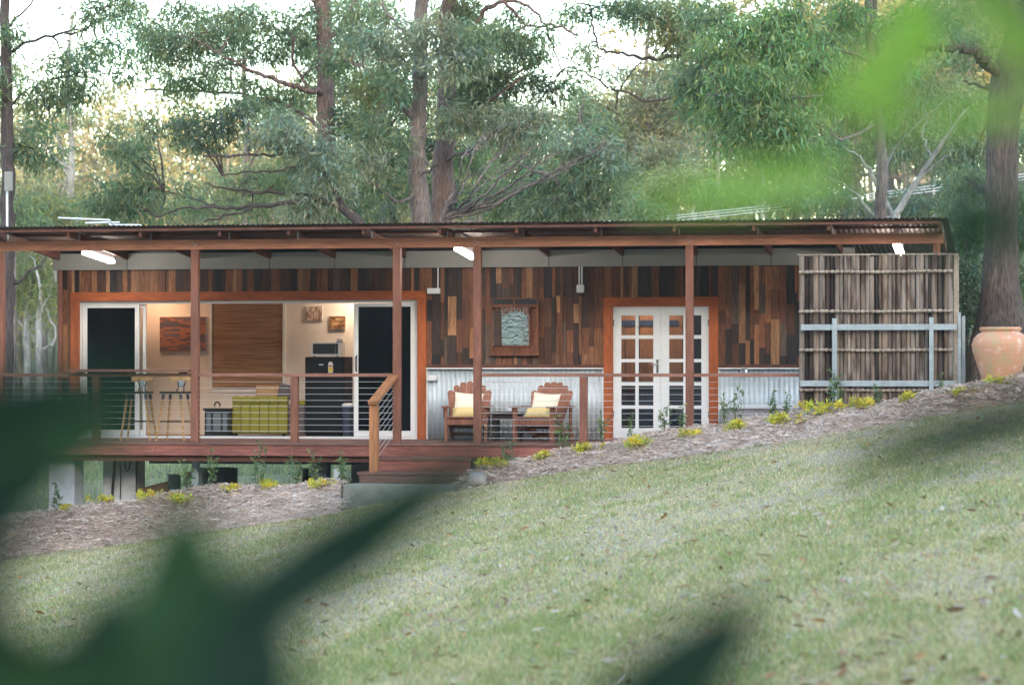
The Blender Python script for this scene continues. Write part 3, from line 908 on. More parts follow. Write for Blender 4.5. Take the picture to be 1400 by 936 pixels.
# ---- adirondack chairs
def make_chair():
    t = thing('adirondack_chair', 'x', 'chair', (0, 0, 0), 'reclined timber armchairs on the verandah')
    for s in (-1, 1):
        MB().box(s*.30 - .02, s*.30 + .02, -.46, -.37, 0, .505).build('front_leg', 'chairwood', t)
        MB().bar((s*.265, -.47, .30), (s*.265, .52, .045), .022, .10).build('side_rail', 'chairwood', t)
        MB().prism([(s*.30 - .07, -.50), (s*.30 + .07, -.50), (s*.335 + .03, .36), (s*.335 - .02, .36)], 'z', .507, .531).build('arm', 'chairwood', t)
        MB().prism([(-.44, .506), (-.36, .506), (-.39, .36)], 'x', s*.325 - .012 * s, s*.345).build('arm_bracket', 'chairwood', t)
        MB().box(s*.30 - .015, s*.30 + .015, .28, .35, .03, .505).build('rear_leg', 'chairwood', t)
    MB().box(-.279, .279, -.455, -.43, .25, .335).build('apron', 'chairwood', t)
    MB().box(-.279, .279, .285, .31, .07, .12).build('stretcher', 'chairwood', t)
    for k in range(6):
        y = -.44 + k * .095; z = .356 - k * .024
        MB().bar((-.30, y, z), (.30, y, z), .085, .02, (0, .24, 1)).build('seat_slat', 'chairwood', t)
    MB().bar((-.30, .30, .545), (.30, .30, .545), .06, .022).build('back_rail', 'chairwood', t)
    ct, sn = math.cos(R(27)), math.sin(R(27))
    for k in range(-3, 4):
        h = .80 - abs(k) ** 2 * .017; fan = R(2.3) * k; w0, w1 = .070, .100
        pts = [(-w0/2, 0), (w0/2, 0), (w1/2, h - .035), (w1*.3, h), (-w1*.3, h), (-w1/2, h - .035)]
        B = MB()
        ring = []
        for th in (0, .018):
            for a, q in pts:
                x = k * .073 + a * math.cos(fan) + q * math.sin(fan); q2 = q * math.cos(fan) - a * math.sin(fan)
                ring.append((x, .03 + q2 * sn + th * ct, .19 + q2 * ct - th * sn))
        n_ = len(pts)
        B.add(ring, [tuple(range(n_)), tuple(reversed(range(n_, 2*n_)))] + [(i, i+n_, (i+1) % n_ + n_, (i+1) % n_) for i in range(n_)])
        B.build('back_slat', 'chairwood', t)
    return t
def pillow(name, label, w_, h_, T, mat, loc, rot):
    N = 14; vs2 = []; fs2 = []
    for side in (1, -1):
        for i in range(N + 1):
            for j in range(N + 1):
                s = -1 + 2*i/N; q = -1 + 2*j/N
                th = T * (max(0, 1 - s**2) ** .45) * (max(0, 1 - q**2) ** .45)
                x = s * w_/2 * (1 - .07 * (1 - q*q)); z = q * h_/2 * (1 - .07 * (1 - s*s))
                vs2.append((x + .004*math.sin(9*z), side * th + .006 * math.sin(7*x + 5*z), z))
    for side in (0, 1):
        o_ = side * (N+1)**2
        for i in range(N):
            for j in range(N):
                a = o_ + i*(N+1) + j; q = (a, a+N+1, a+N+2, a+1); fs2.append(q if side else q[::-1])
    o = MB().add(vs2, fs2).build(name, mat, None, 180)
    o.location = loc; o.rotation_euler = rot
    tag(o, label, 'cushion', 'cushions on the verandah chairs')
ch1 = make_chair()
YCH = 1.55
ch1.location = (PX(640, YCH), YCH, .002); ch1.rotation_euler.z = R(7)
ch1['label'] = 'reclined timber slat armchair half hidden by the verandah post'
ch2 = copy_tree(ch1); ch2.location = (PX(744, YCH - .1), YCH - .1, .002); ch2.rotation_euler.z = R(-13)
ch2['label'] = 'reclined timber slat armchair right of the small side table'
for c, ang, nm in ((ch1, 7, 'left armchair behind the post'), (ch2, -13, 'right armchair by the side table')):
    mx = Matrix.Translation(c.location) @ Matrix.Rotation(R(ang), 4, 'Z')
    pillow('cushion', 'square cream cushion against the back of the ' + nm, .44, .42, .075, 'cream_fabric', mx @ Vector((.0, .02, .535)), (R(-22), R(3), R(ang)))
    pillow('cushion', 'long pale yellow cushion lying on the seat of the ' + nm, .42, .21, .075, 'lemon_fabric', mx @ Vector((-.02, -.20, .425)), (R(-42), R(-2), R(ang)))
# ---- side table and cup
xt = PX(694, 1.62)
t = thing('side_table', 'low dark timber side table between the two reclined armchairs', 'table', (xt, 1.62, 0))
MB().box(xt - .24, xt + .24, 1.42, 1.82, .40, .44).build('table_top', 'tablewood', t, bevel=.006)
MB().box(xt - .21, xt + .21, 1.45, 1.79, .33, .398).build('apron', 'tablewood', t)
for sx in (-1, 1):
    for sy in (-1, 1): Box('leg', 'tablewood', t, xt + sx*.18 - .03, xt + sx*.18 + .03, 1.62 + sy*.15 - .03, 1.62 + sy*.15 + .03, .002, .329)
MB().lathe([(.035, 0), (.05, .015), (.055, .09), (.05, .09), (.045, .02)], (xt + .03, 1.6, .441), 16).build('cup', 'white_plastic', None, 40)
tag(bpy.data.objects['cup'], 'small pale cup standing on the dark side table', 'cup')
# ---- carved mirror
YM = YW - .022
mz = lambda v: PZ(700, v, YM); mxx = lambda u: PX(u, YM)
mr = thing('carved_mirror', 'mirror in a carved dark timber window frame hung on the cladding', 'mirror', (mxx(704), YM, mz(487)))
def MBX(nm, u0, u1, v0, v1, d0, d1, mat='mirrorwood'):
    return Box(nm, mat, mr, mxx(u0), mxx(u1), YM - d1, YM - d0, mz(v1), mz(v0))
MBX('backing', 672, 737, 407, 486, 0, .012); MBX('carved_ground', 674, 735, 408.7, 415.8, .0122, .0135, 'black_plastic')
MBX('top_rail', 669, 739, 404, 408.5, .0125, .06); MBX('frieze_rail', 671, 737, 416, 420, .0125, .055)
MBX('bottom_rail', 670, 738, 480.5, 486, .0125, .06); MBX('apron_panel', 676, 733, 474.5, 480, .0125, .03)
MBX('stile', 671, 675, 420.2, 480.3, .0125, .05); MBX('stile', 733.5, 737, 420.2, 480.3, .0125, .05)
MBX('shutter', 675.3, 686.3, 424, 472, .03, .045, 'tablewood'); MBX('shutter_edge', 674.2, 675.1, 424, 472, .03, .05, 'aluminium')
MBX('inner_rail', 686.4, 726, 472.2, 474.3, .0125, .05); MBX('inner_stile', 723.7, 726, 421, 472, .0125, .045)
for v in (428, 439, 450, 461): MBX('lattice', 726.2, 731, v, v + 2.5, .02, .04)
MBX('lattice_stile', 731.1, 733.2, 424, 472, .02, .045)
for k in range(13):
    if k == 6: MBX('carved_block', 703, 705, 408.6, 415.9, .0125, .05); continue
    uu = 674.5 + k * 4.8
    MB().lathe([(.001, -.010), (.014, -.006), (.018, 0), (.014, .006), (.001, .010)], (0, 0, 0), 8).build('carving', 'mirrorwood', mr)
    o = list(mr.children)[-1]; o.location = Vector((mxx(uu), YM - .024, mz(412.5 + (k % 2) * 1.6))) - mr.location; o.rotation_euler.x = R(90)
    for vtx in o.data.vertices: vtx.co += Vector(mr.location)
for k in range(9):   # fretwork arch over the glass
    uu = 688 + k * 4.2; drop = 3.0 + 6.5 * abs(k - 4) / 4 * (.8 + .4 * (k % 2))
    MBX('fretwork', uu, uu + 2.5, 420.2, 421.5 + drop, .06, .072)
mg = MB().box(mxx(686.5), mxx(723.5), YM - .002, YM + .002, mz(471.8), mz(421)); mzc = (mz(471.8) + mz(421)) / 2
mg.v = [(x_, YM - .036 + (y_ - YM) - (z_ - mzc) * math.tan(R(3.6)), z_) for x_, y_, z_ in mg.v]      # hangs leaning forward a little
mg.build('mirror_glass', 'mirror_glass', mr)
# ---- wall boxes
def wbox(nm, lab, u0, u1, v0, v1, conds, Y=YW - .004, cat='junction box'):
    x0, x1 = PX(u0, Y), PX(u1, Y)
    t = thing(nm, lab, cat, ((x0+x1)/2, Y, PZ(u0, v1, Y)))
    MB().box(x0, x1, Y - .06, Y, PZ(u0, v1, Y), PZ(u0, v0, Y)).build('cover', 'white_plastic', t, bevel=.006)
    for c in conds: MB().tube([(PX(c, Y), Y - .02, PZ(u0, v0, Y)), (PX(c, Y), Y - .02, Z_BAND)], .012, 8).build('conduit', 'white_plastic', t, 60)
wbox('junction_box', 'white wall box and conduit right of the sliding door trim', 585, 602, 394, 401.5, [599])
wbox('junction_box', 'small grey wall box with two conduits right of the carved mirror', 789, 799, 389.5, 400, [792.3, 796])
wbox('power_outlet', 'white weatherproof outlet on the corrugated dado left of the armchairs', 586, 598, 513, 520, [], YW - .0, 'outlet')
# ---- outdoor bath
xb0, xb1 = PX(986, 1.4), PX(1112, 1.4)
bt = thing('outdoor_bath', 'raised pinkish rendered bath with white rim below the corrugated dado', 'bath', ((xb0+xb1)/2, 1.8, 0))
Box('rendered_base', 'concrete_dim', bt, xb0, xb1, 1.4, 2.34, .001, .50)
rim = MB()
rim.box(xb0 - .02, xb1, 1.36, 1.46, .502, .55).box(xb0 - .02, xb1, 2.26, 2.35, .502, .55).box(xb0 - .02, xb0 + .08, 1.4605, 2.2595, .502, .55).box(xb1 - .1, xb1, 1.4605, 2.2595, .502, .55)
rim.build('rim', 'white_paint', bt)
Box('corner_post', 'fascia', cabin, PX(1105, 1.25), PX(1115, 1.25), 1.25, 1.35, -.05, .5)
tp = thing('bath_tap', 'chrome gooseneck tap on the wall above the outdoor bath', 'tap', (PX(1018, 2.3), 2.3, 1.0))
MB().tube([P(1014, 512, 2.345), P(1014, 505, 2.25), P(1016, 501.5, 2.15), P(1018.5, 501.5, 2.05), P(1020, 505, 2.0), P(1020.3, 509, 2.0)], .013, 8).build('spout', 'chrome', tp, 60)
MB().lathe([(.03, 0), (.03, .03)], (PX(1014, 2.33), 2.33, PZ(1014, 513.5, 2.33)), 12).build('tap_base', 'dark_metal', tp)
# ---- bamboo screen
YB = -.34
sx0, sx1 = PX(1092.5, YB), PX(1303, YB); sz0, sz1 = PZ(1100, 557, YB), PZ(1200, 348, YB)
bs = thing('bamboo_screen', 'weathered upright bamboo slat screen behind the galvanised frame', 'screen', ((sx0+sx1)/2, YB, sz0))
HS = sz1 - sz0
slatm = []
for k in range(5):
    nodes = sorted(random.sample([.12, .24, .38, .5, .63, .77, .88], random.choice([3, 4])))
    zz = [0]
    for q in nodes: zz += [q - .006, q, q + .006]
    zz.append(1.0); vs2 = []; fs2 = []
    for i, q in enumerate(zz):
        r_ = 1.10 if any(abs(q - a) < 1e-6 for a in nodes) else 1.0
        for a in range(7):
            th = math.pi * a / 6
            vs2.append((-.5 * r_ * math.cos(th), -.5 * r_ * math.sin(th), q))
    for i in range(len(zz) - 1):
        for a in range(6): fs2.append((i*7+a, i*7+a+1, (i+1)*7+a+1, (i+1)*7+a))
        fs2.append((i*7+6, i*7, (i+1)*7, (i+1)*7+6))
    fs2 += [tuple(range(7)), tuple((len(zz)-1)*7 + a for a in range(7))]
    me = MB().add(vs2, fs2).mesh('slat', smooth=50); me.materials.append(M['bamboo']); slatm.append(me)
NS = 33; xk = sx0
BPAL = [(.42, .345, .29), (.48, .42, .375), (.38, .30, .245), (.44, .37, .33), (.10, .072, .062), (.42, .33, .25), (.47, .43, .41), (.065, .048, .045), (.40, .36, .33)]
wds = [random.uniform(.7, 1.35) for _ in range(NS)]; tw = sum(wds)
for k in range(NS):
    wd = (sx1 - sx0) * wds[k] / tw
    o = bpy.data.objects.new('bamboo_slat', slatm[k % 5]); col.objects.link(o); o.parent = bs
    dk = random.random() < .14
    o.location = Vector((xk + wd/2, YB + (.03 if dk else random.uniform(0, .012)), sz0 - random.uniform(0, .04))) - bs.location
    o.scale = (wd * .96, .055, HS - random.uniform(0, .03) + .03)
    if random.random() < .5: o.rotation_euler.y = R(random.uniform(-.25, .25))
    c = random.choice([BPAL[4], BPAL[7]]) if dk else random.choice([q for q in BPAL if q[0] > .2])
    if k > 15: c = tuple(.8 * a + .06 for a in c)
    kq = random.uniform(.8, 1.12); o.color = (c[0] * kq * .76, c[1] * kq * .68, c[2] * kq * .62, 1); xk += wd
for v in (371.5, 425.5, 478.5, 533):
    z = PZ(1200, v, YB); pts = []; rd = []
    for k in range(NS * 4 + 1):
        f = k / (NS * 4); ph = (f * 30) % 1.0
        pts.append((sx0 + (sx1 - sx0) * f, YB - .055, z + .004 * math.sin(f * 9))); rd.append(.026 if .2 < ph < .85 else .012)
    MB().tube(pts, rd, 8).build('bamboo_batten', 'bamboo_dry', bs, 40)
Box('top_strip', 'bamboo_dry', bs, sx0 - .01, sx1 + .01, YB - .03, YB + .04, sz1 - .008, sz1 + .012)
Box('edge_plank', 'bamboo_dry', bs, sx1 + .012, PX(1311, YB), YB + .02, YB + .06, .55, PZ(1305, 346, YB))
Box('backing', 'black_plastic', bs, sx0 + .01, sx1, YB + .062, YB + .09, sz0 + .02, sz1 - .02)
# ---- galvanised frame
YG = -.46
gf_ = thing('galvanised_frame', 'galvanised steel post and rail frame in front of the bamboo screen', 'frame', (PX(1200, YG), YG, .4))
for v0, v1, a, b_ in ((443, 451, 1095, 1308), (520, 528, 1094, 1307)):
    MB().box(PX(a, YG), PX(b_, YG), YG, YG + .03, PZ(1200, v1, YG), PZ(1200, v0, YG)).build('rail', 'galv_steel', gf_, bevel=.003)
for u0, u1, v0 in ((1138, 1144.5, 435), (1270.5, 1276.5, 434)):
    MB().box(PX(u0, YG), PX(u1, YG), YG - .045, YG - .0005, .2, PZ(1200, v0, YG)).build('frame_post', 'galv_steel', gf_, bevel=.003)
for k, (u0, u1, v0, yy) in enumerate(((1309.8, 1313.8, 427, -.3), (1315, 1319.8, 432, -.1))):
    o = MB().box(PX(u0, yy), PX(u1, yy), yy - .04, yy, .55, PZ(1312, v0, yy)).build('steel_post', 'galv_steel', None, bevel=.003)
    tag(o, ('left' if k == 0 else 'right') + ' one of two upright galvanised posts beside the bamboo screen', 'post', 'loose galvanised posts')
# ---- terracotta urn
YP = -.75; xp_ = PX(1368, YP); zb_ = bed_z(xp_, YP) - .05; s_ = SC(1368, YP); ztop = PZ(1368, 447, YP)
H = ztop - zb_
prof = [(.20, 0), (.255, .02), (.285, .18), (.335, .38), (.385, .58), (.398, .69), (.37, .80), (.315, .87), (.268, .905), (.262, .925), (.285, .945), (.290, .975), (.280, 1.0), (.255, 1.0), (.25, .95), (.22, .5)]
urn = thing('terracotta_urn', 'large mottled terracotta urn with studded sides beside the tree trunk', 'urn', (xp_, YP, zb_))
MB().lathe([(r, z * H) for r, z in prof], (xp_, YP, zb_), 48).build('body', 'terracotta', urn, 50)
st = MB()
for row in range(11):
    zf_ = .16 + row * .052; rr_ = float(np.interp(zf_, [p[1] for p in prof[:8]], [p[0] for p in prof[:8]]))
    for k in range(52):
        th = 2*math.pi*(k + .5*(row % 2))/52; r_ = rr_ + .001
        c, s = math.cos(th), math.sin(th); z = zb_ + zf_ * H
        t_ = Vector((-s, c, 0)) * .010; n_ = Vector((c, s, 0)); p0 = Vector((xp_ + r_*c, YP + r_*s, z))
        st.add([p0 + t_, p0 + Vector((0,0,.010)), p0 - t_, p0 - Vector((0,0,.010)), p0 + n_*.008], [(0,1,4),(1,2,4),(2,3,4),(3,0,4)])
st = st.build('studs', 'terracotta', urn); st['kind'] = 'stuff'
# ---- room contents
def fridge():
    Y = 3.5; x0, x1 = PX(417, Y), PX(471, Y); zt = PZ(440, 487.5, Y)
    t = thing('fridge', 'black bar fridge with energy sticker below the microwave', 'fridge', ((x0+x1)/2, Y + .28, 0))
    MB().box(x0, x1, Y + .04, Y + .55, .003, zt).build('cabinet', 'fridge_black', t, bevel=.012)
    MB().box(x0, x1, Y, Y + .036, .06, zt - .01).build('door', 'fridge_black', t, bevel=.012)
    sxx = PX(452, Y)
    MB().prism([(sxx - .04, zt - .26), (sxx + .04, zt - .26), (sxx + .04, zt - .13), (sxx + .03, zt - .09), (sxx, zt - .075), (sxx - .03, zt - .09), (sxx - .04, zt - .13)], 'y', Y - .003, Y - .0005).build('energy_sticker', 'white_plastic', t)
    Box('sticker_band', 'sticker_yellow', t, sxx - .036, sxx + .036, Y - .005, Y - .0035, zt - .245, zt - .17)
    Box('sticker_arc', 'sticker_red', t, sxx - .034, sxx + .034, Y - .005, Y - .0035, zt - .16, zt - .14)
    Box('badge', 'aluminium', t, PX(436, Y), PX(442, Y), Y - .003, Y - .0005, zt - .135, zt - .12)
    x0, x1, z1 = PX(424, Y), PX(462, Y), PZ(440, 467.5, Y)
    m_ = thing('microwave', 'white microwave oven standing on the black fridge', 'microwave', ((x0+x1)/2, Y + .2, zt + .002))
    MB().box(x0, x1 + .02, Y + .06, Y + .40, zt + .015, z1).build('case', 'white_plastic', m_, bevel=.008)
    MB().box(x0 + .03, x1 - .06, Y + .05, Y + .0595, zt + .045, z1 - .025).build('door_window', 'black_plastic', m_, bevel=.004)
    Box('control_panel', 'dark_metal', m_, x1 - .055, x1 - .015, Y + .052, Y + .0595, zt + .045, z1 - .025)
    for dx in (.04, -.04 + x1 - x0): Box('foot', 'black_plastic', m_, x0 + dx - .015, x0 + dx + .015, Y + .1, Y + .14, zt + .002, zt + .0145)
    d = thing('lidded_dish', 'small white dish with dark base on top of the microwave', 'dish', (PX(461, Y), Y + .15, z1))
    MB().lathe([(.055, 0), (.06, .012)], (PX(460, Y), Y + .2, z1 + .002), 16).build('base', 'black_plastic', d)
    MB().lathe([(.055, .0), (.06, .02), (.045, .045)], (PX(460, Y), Y + .2, z1 + .0145), 16).build('bowl', 'white_plastic', d, 40)
fridge()
Y = 3.3; x0, x1 = PX(316, Y), PX(392, Y); zt = PZ(350, 541, Y)
sf = thing('olive_armchair', 'olive green corduroy armchair with vertical channels inside the room', 'armchair', ((x0+x1)/2, Y + .3, 0))
nch = 6
for k in range(nch):
    a = x0 + (x1-x0)*k/nch; b_ = x0 + (x1-x0)*(k+1)/nch
    MB().box(a + .002, b_ - .002, Y + .03, Y + .14, .06, zt - .13).build('channel', 'olive_fabric', sf, bevel=.03)
    MB().tube([(a + .004, Y + .10, zt - .075), ((a+b_)/2, Y + .10, zt - .07), (b_ - .004, Y + .10, zt - .075)], [.062, .072, .062], 12).build('roll', 'olive_fabric', sf, 60)
MB().box(x0 + .02, x1 + .26, Y + .12, Y + .85, .05, zt - .14).build('seat_base', 'grey_fabric', sf, bevel=.03)
MB().box(x1 + .02, x1 + .26, Y + .15, Y + .85, zt - .16, zt - .06).build('arm', 'olive_fabric', sf, bevel=.03)
for xx in (x0 + .06, x1 - .06): Box('foot', 'black_plastic', sf, xx - .025, xx + .025, Y + .06, Y + .11, .003, .059)
pillow('cushion', 'tan cushion resting on the olive armchair', .42, .24, .06, 'tan_fabric', (PX(366, Y + .35), Y + .35, zt + .05), (R(-12), 0, 0))
pillow('cushion', 'dark grey cushion resting on the olive armchair', .30, .26, .06, 'grey_fabric', (PX(392, Y + .30), Y + .30, zt + .06), (R(-10), R(8), 0))
Y = 3.15; x0, x1 = PX(278.5, Y), PX(313.5, Y); zt = PZ(295, 559, Y)
ln = thing('black_lantern', 'squat black metal lantern with grey panes and loop handle on the floor', 'lantern', ((x0+x1)/2, Y + .15, 0))
MB().box(x0 + .01, x1 - .01, Y + .02, Y + .3, .04, zt - .02).build('case', 'dark_metal', ln)
MB().box(x0 - .01, x1 + .01, Y - .01, Y + .33, zt - .02, zt + .012).build('lid', 'dark_metal', ln); MB().box(x0 - .005, x1 + .005, Y, Y + .32, .003, .04).build('foot', 'dark_metal', ln)
for a, b_ in ((.10, .27), (.36, .66), (.74, .90)): Box('pane', 'galv_dark', ln, x0 + (x1-x0)*a, x0 + (x1-x0)*b_, Y + .012, Y + .0195, .09, zt - .07)
xm = PX(293.5, Y)
MB().tube([(xm + .045*math.cos(a), Y + .15, zt + .06 + .05*math.sin(a)) for a in [k*math.pi/8 - .6 for k in range(12)]], .013, 6).build('handle', 'dark_metal', ln, 60)
Y = 3.2; xm = PX(477, Y)
bn = thing('waste_bin', 'navy pedal bin with pale rim beside the black fridge', 'bin', (xm, Y, 0))
MB().lathe([(.09, .003), (.105, .50)], (xm, Y, 0), 20).build('body', 'navy_plastic', bn, 40); MB().lathe([(.108, .501), (.11, .53), (.08, .55)], (xm, Y, 0), 20).build('rim', 'white_plastic', bn, 40)
def wall_art(nm, lab, u0, u1, v0, v1, mat):
    Y = YI - .002; x0, x1, z0, z1 = PX(u0, Y), PX(u1, Y), PZ(u0, v1, Y), PZ(u0, v0, Y)
    t = thing(nm, lab, 'picture', ((x0+x1)/2, Y, z0))
    Box('canvas', 'white_plastic', t, x0, x1, Y - .03, Y, z0, z1); Box('print', mat, t, x0 + .001, x1 - .001, Y - .034, Y - .0305, z0 + .001, z1 - .001)
wall_art('painting', 'large orange and grey sunset painting behind the left verandah post', 219, 282, 433, 480, 'print_sunset')
wall_art('small_picture', 'small street scene print, the upper of two on the cream wall', 418.5, 441, 419, 438, 'print_town')
wall_art('small_picture', 'small brown bridge print, the lower of two on the cream wall', 451, 473, 432, 450, 'print_bridge')
# bed in the bedroom
bd = thing('bed', 'bed with dark blue cover behind the lower french door panes', 'bed', (PX(900, 3.0), 3.1, 0))
MB().box(PX(835, 2.9), PX(1000, 2.9), 2.75, 3.58, .25, .72).build('cover', 'bed_cover', bd, bevel=.05); Box('base', 'tablewood', bd, PX(838, 2.9), PX(998, 2.9), 2.78, 3.56, .003, .249)
# ---- left end of the deck: small table
xq = PX(101, 1.5)
tb = thing('deck_table', 'small dark table with a pale leg at the left end of the verandah', 'table', (xq, 1.5, 0))
MB().box(PX(78, 1.5), PX(116, 1.5), 1.3, 1.7, .66, .70).build('table_top', 'tablewood', tb, bevel=.006)
Box('leg', 'white_frame', tb, PX(108.5, 1.4), PX(114, 1.4), 1.35, 1.4, .002, .659); Box('leg', 'white_frame', tb, PX(80, 1.4), PX(84, 1.4), 1.35, 1.4, .002, .659)
Box('side_panel', 'stairpost', tb, PX(96, 1.45), PX(106, 1.45), 1.6, 1.63, .06, .659)
# ---- things under the deck
def tubeo(nm, lab, cat, pts, r, mat, grp=None):
    o = MB().tube(pts, r, 8).build(nm, mat, None, 60); return tag(o, lab, cat, grp)
Yc = .70
tubeo('power_cable', 'thick black cable hanging in front of the grey pier under the deck', 'cable', [P(157, 628, Yc), P(156, 645, Yc), P(154, 665, Yc), P(153, 684, Yc)], .022, 'black_plastic')
tubeo('power_cable', 'thin black cable running straight down the grey pier', 'cable', [P(164, 628, Yc), P(165, 650, Yc), P(164.5, 684, Yc)], .010, 'black_plastic')
tubeo('power_cable', 'black cable looped at the top right of the grey pier', 'cable', [P(171, 628, Yc), P(171, 638, Yc), P(173.5, 644, Yc), P(177, 640, Yc), P(178, 628, Yc)], .012, 'black_plastic')
tubeo('hanging_chain', 'dark chain hanging down the right edge of the grey pier', 'chain', [P(186 + .6 * (k % 2), 630 + k * 2.2, Yc) for k in range(22)], .011, 'dark_metal')
def drum(nm, lab, u0, u1, v0, v1, Y, mat, cat):
    xm = (PX(u0, Y) + PX(u1, Y)) / 2; r = (PX(u1, Y) - PX(u0, Y)) / 2; z1 = PZ(u0, v0, Y); z0 = min(gz(xm, Y) - .03, PZ(u0, v1, Y))
    t = thing(nm, lab, cat, (xm, Y, z0)); h = z1 - z0
    MB().lathe([(r*.97, 0), (r, .02), (r, h*.33), (r*1.03, h*.345), (r, h*.36), (r, h*.66), (r*1.03, h*.675), (r, h*.69), (r, h)], (xm, Y, z0), 24).build('body', mat, t, 40)
    MB().lathe([(r*1.03, h), (r*1.03, h + .02), (r*.9, h + .025)], (xm, Y, z0), 24).build('lid', mat, t, 40)
drum('steel_drum', 'small galvanised drum under the deck beside the brown board', 228, 247, 650, 680, 1.5, 'galv_steel', 'drum')
drum('water_tank', 'wide dark tank standing under the deck', 272, 324, 641, 670, 1.9, 'galv_dark', 'tank')
drum('water_tank', 'black tank under the deck left of the steps', 412, 446, 642, 670, 1.8, 'black_plastic', 'tank')
t = thing('jerry_can', 'white container with red cap under the deck', 'container', (P(256, 672, 2.2)))
Box('body', 'white_plastic', t, PX(250, 2.2), PX(262, 2.2), 2.2, 2.4, -1.3, PZ(250, 653, 2.2)); Box('cap', 'red_plastic', t, PX(253, 2.2), PX(259, 2.2), 2.24, 2.34, PZ(250, 653, 2.2) + .0005, PZ(250, 645, 2.2))
a, b_ = P(187, 672, 1.0), P(231, 661, 1.0)
tag(MB().bar(a + Vector((0, 0, -.08)), b_ + Vector((0, 0, -.08)), .05, .24).build('loose_board', 'dry_board', None), 'brown board leaning under the deck right of the cables', 'board')
a = P(462, 641, -.35)
MB().box(a.x - .055, a.x + .055, -.40, -.30, -1.0, a.z).build('stump_post', 'concrete', None, bevel=.008); tag(bpy.data.objects['stump_post'], 'short pale stump post under the deck edge left of the steps', 'post')
import bmesh
bm = bmesh.new(); bmesh.ops.create_icosphere(bm, subdivisions=3, radius=1)
for v_ in bm.verts:
    v_.co *= 1 + .35 * (float(vnoise(v_.co.x*1.7 + 5, v_.co.y*1.7 + v_.co.z*2.3, 3)) - .5)
    v_.co.x *= .13; v_.co.y *= .11; v_.co.z *= .13
me = bpy.data.meshes.new('rock'); bm.to_mesh(me); bm.free(); me.shade_smooth()
o = obj('rock', me, 'rock'); o.location = P(652, 656, -1.35); tag(o, 'grey rock at the end of the bank right of the steps', 'rock')
# ---- roof fittings
YA = 2.4; za = rz(YA) + .2
an = thing('tv_antenna', 'white roof antenna of parallel rods above the left end of the roof', 'antenna', (PX(130, YA), YA, za))
MB().tube([(PX(150, YA), YA, za - .03), (PX(150, YA), YA, PZ(150, 301.5, YA))], .016, 8).build('mast', 'aluminium', an)
for u0, u1, v0, v1, yy in ((80, 150, 298, 301, YA - .1), (117, 163, 305, 304, YA + .15), (150, 193, 307.5, 308, YA + .4)):
    MB().tube([P(u0, v0, yy), P(u1, v1, yy)], .016, 8).build('rod', 'aluminium', an)
MB().tube([P(149, 301, YA - .12), P(156, 308, YA + .42)], .012, 8).build('boom', 'aluminium', an)
ma = thing('roof_mast', 'slim white mast with a white box at the far left of the roof', 'mast', (PX(10, 1.5), 1.5, rz(1.5) + .2))
MB().tube([(PX(9.5, 1.5), 1.5, rz(1.5) + .17), P(9.5, 236, 1.5)], .02, 8).build('pole', 'aluminium', ma)
MB().box(PX(7.5, 1.45), PX(16.5, 1.45), 1.38, 1.47, PZ(10, 261, 1.45), PZ(10, 235, 1.45)).build('box', 'band_panel', ma, bevel=.008)
# ------------------------------------------------------------------ trees
def path_px(pts, Y):
    """[(u, v, width_px, dY)] -> world points and radii"""
    out, rad = [], []
    for q in pts:
        u, v, w_ = q[:3]; dy = q[3] if len(q) > 3 else 0
        out.append(P(u, v, Y + dy)); rad.append(max(.004, w_ / 2 / SC(u, Y + dy)))
    return out, rad
def smooth_path(pts, rad, sub=4):
    if len(pts) < 3: 
        n_ = sub * 2
        return [pts[0].lerp(pts[-1], k / n_) for k in range(n_ + 1)], [rad[0] + (rad[-1] - rad[0]) * k / n_ for k in range(n_ + 1)]
    o, r = [], []
    for i in range(len(pts) - 1):
        p0 = pts[max(i-1, 0)]; p1 = pts[i]; p2 = pts[i+1]; p3 = pts[min(i+2, len(pts)-1)]
        for k in range(sub):
            t = k / sub
            o.append(.5 * ((2*p1) + (p2-p0)*t + (2*p0-5*p1+4*p2-p3)*t*t + (3*p1-p0-3*p2+p3)*t**3))
            r.append(rad[i] + (rad[i+1] - rad[i]) * t)
    o.append(pts[-1]); r.append(rad[-1]); return o, r
KINDS = {  # leaf base colour, tip colour, droop
    'gum':   ((.170, .228, .155), (.30, .34, .18), .8),
    'grey':  ((.260, .300, .260), (.37, .39, .29), .7),
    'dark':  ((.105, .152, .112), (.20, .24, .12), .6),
    'bright': ((.195, .305, .155), (.38, .43, .17), 1.0),
    'pale':  ((.24, .25, .175), (.36, .34, .20), .6),
    'olive': ((.18, .19, .095), (.32, .28, .11), .6),
}
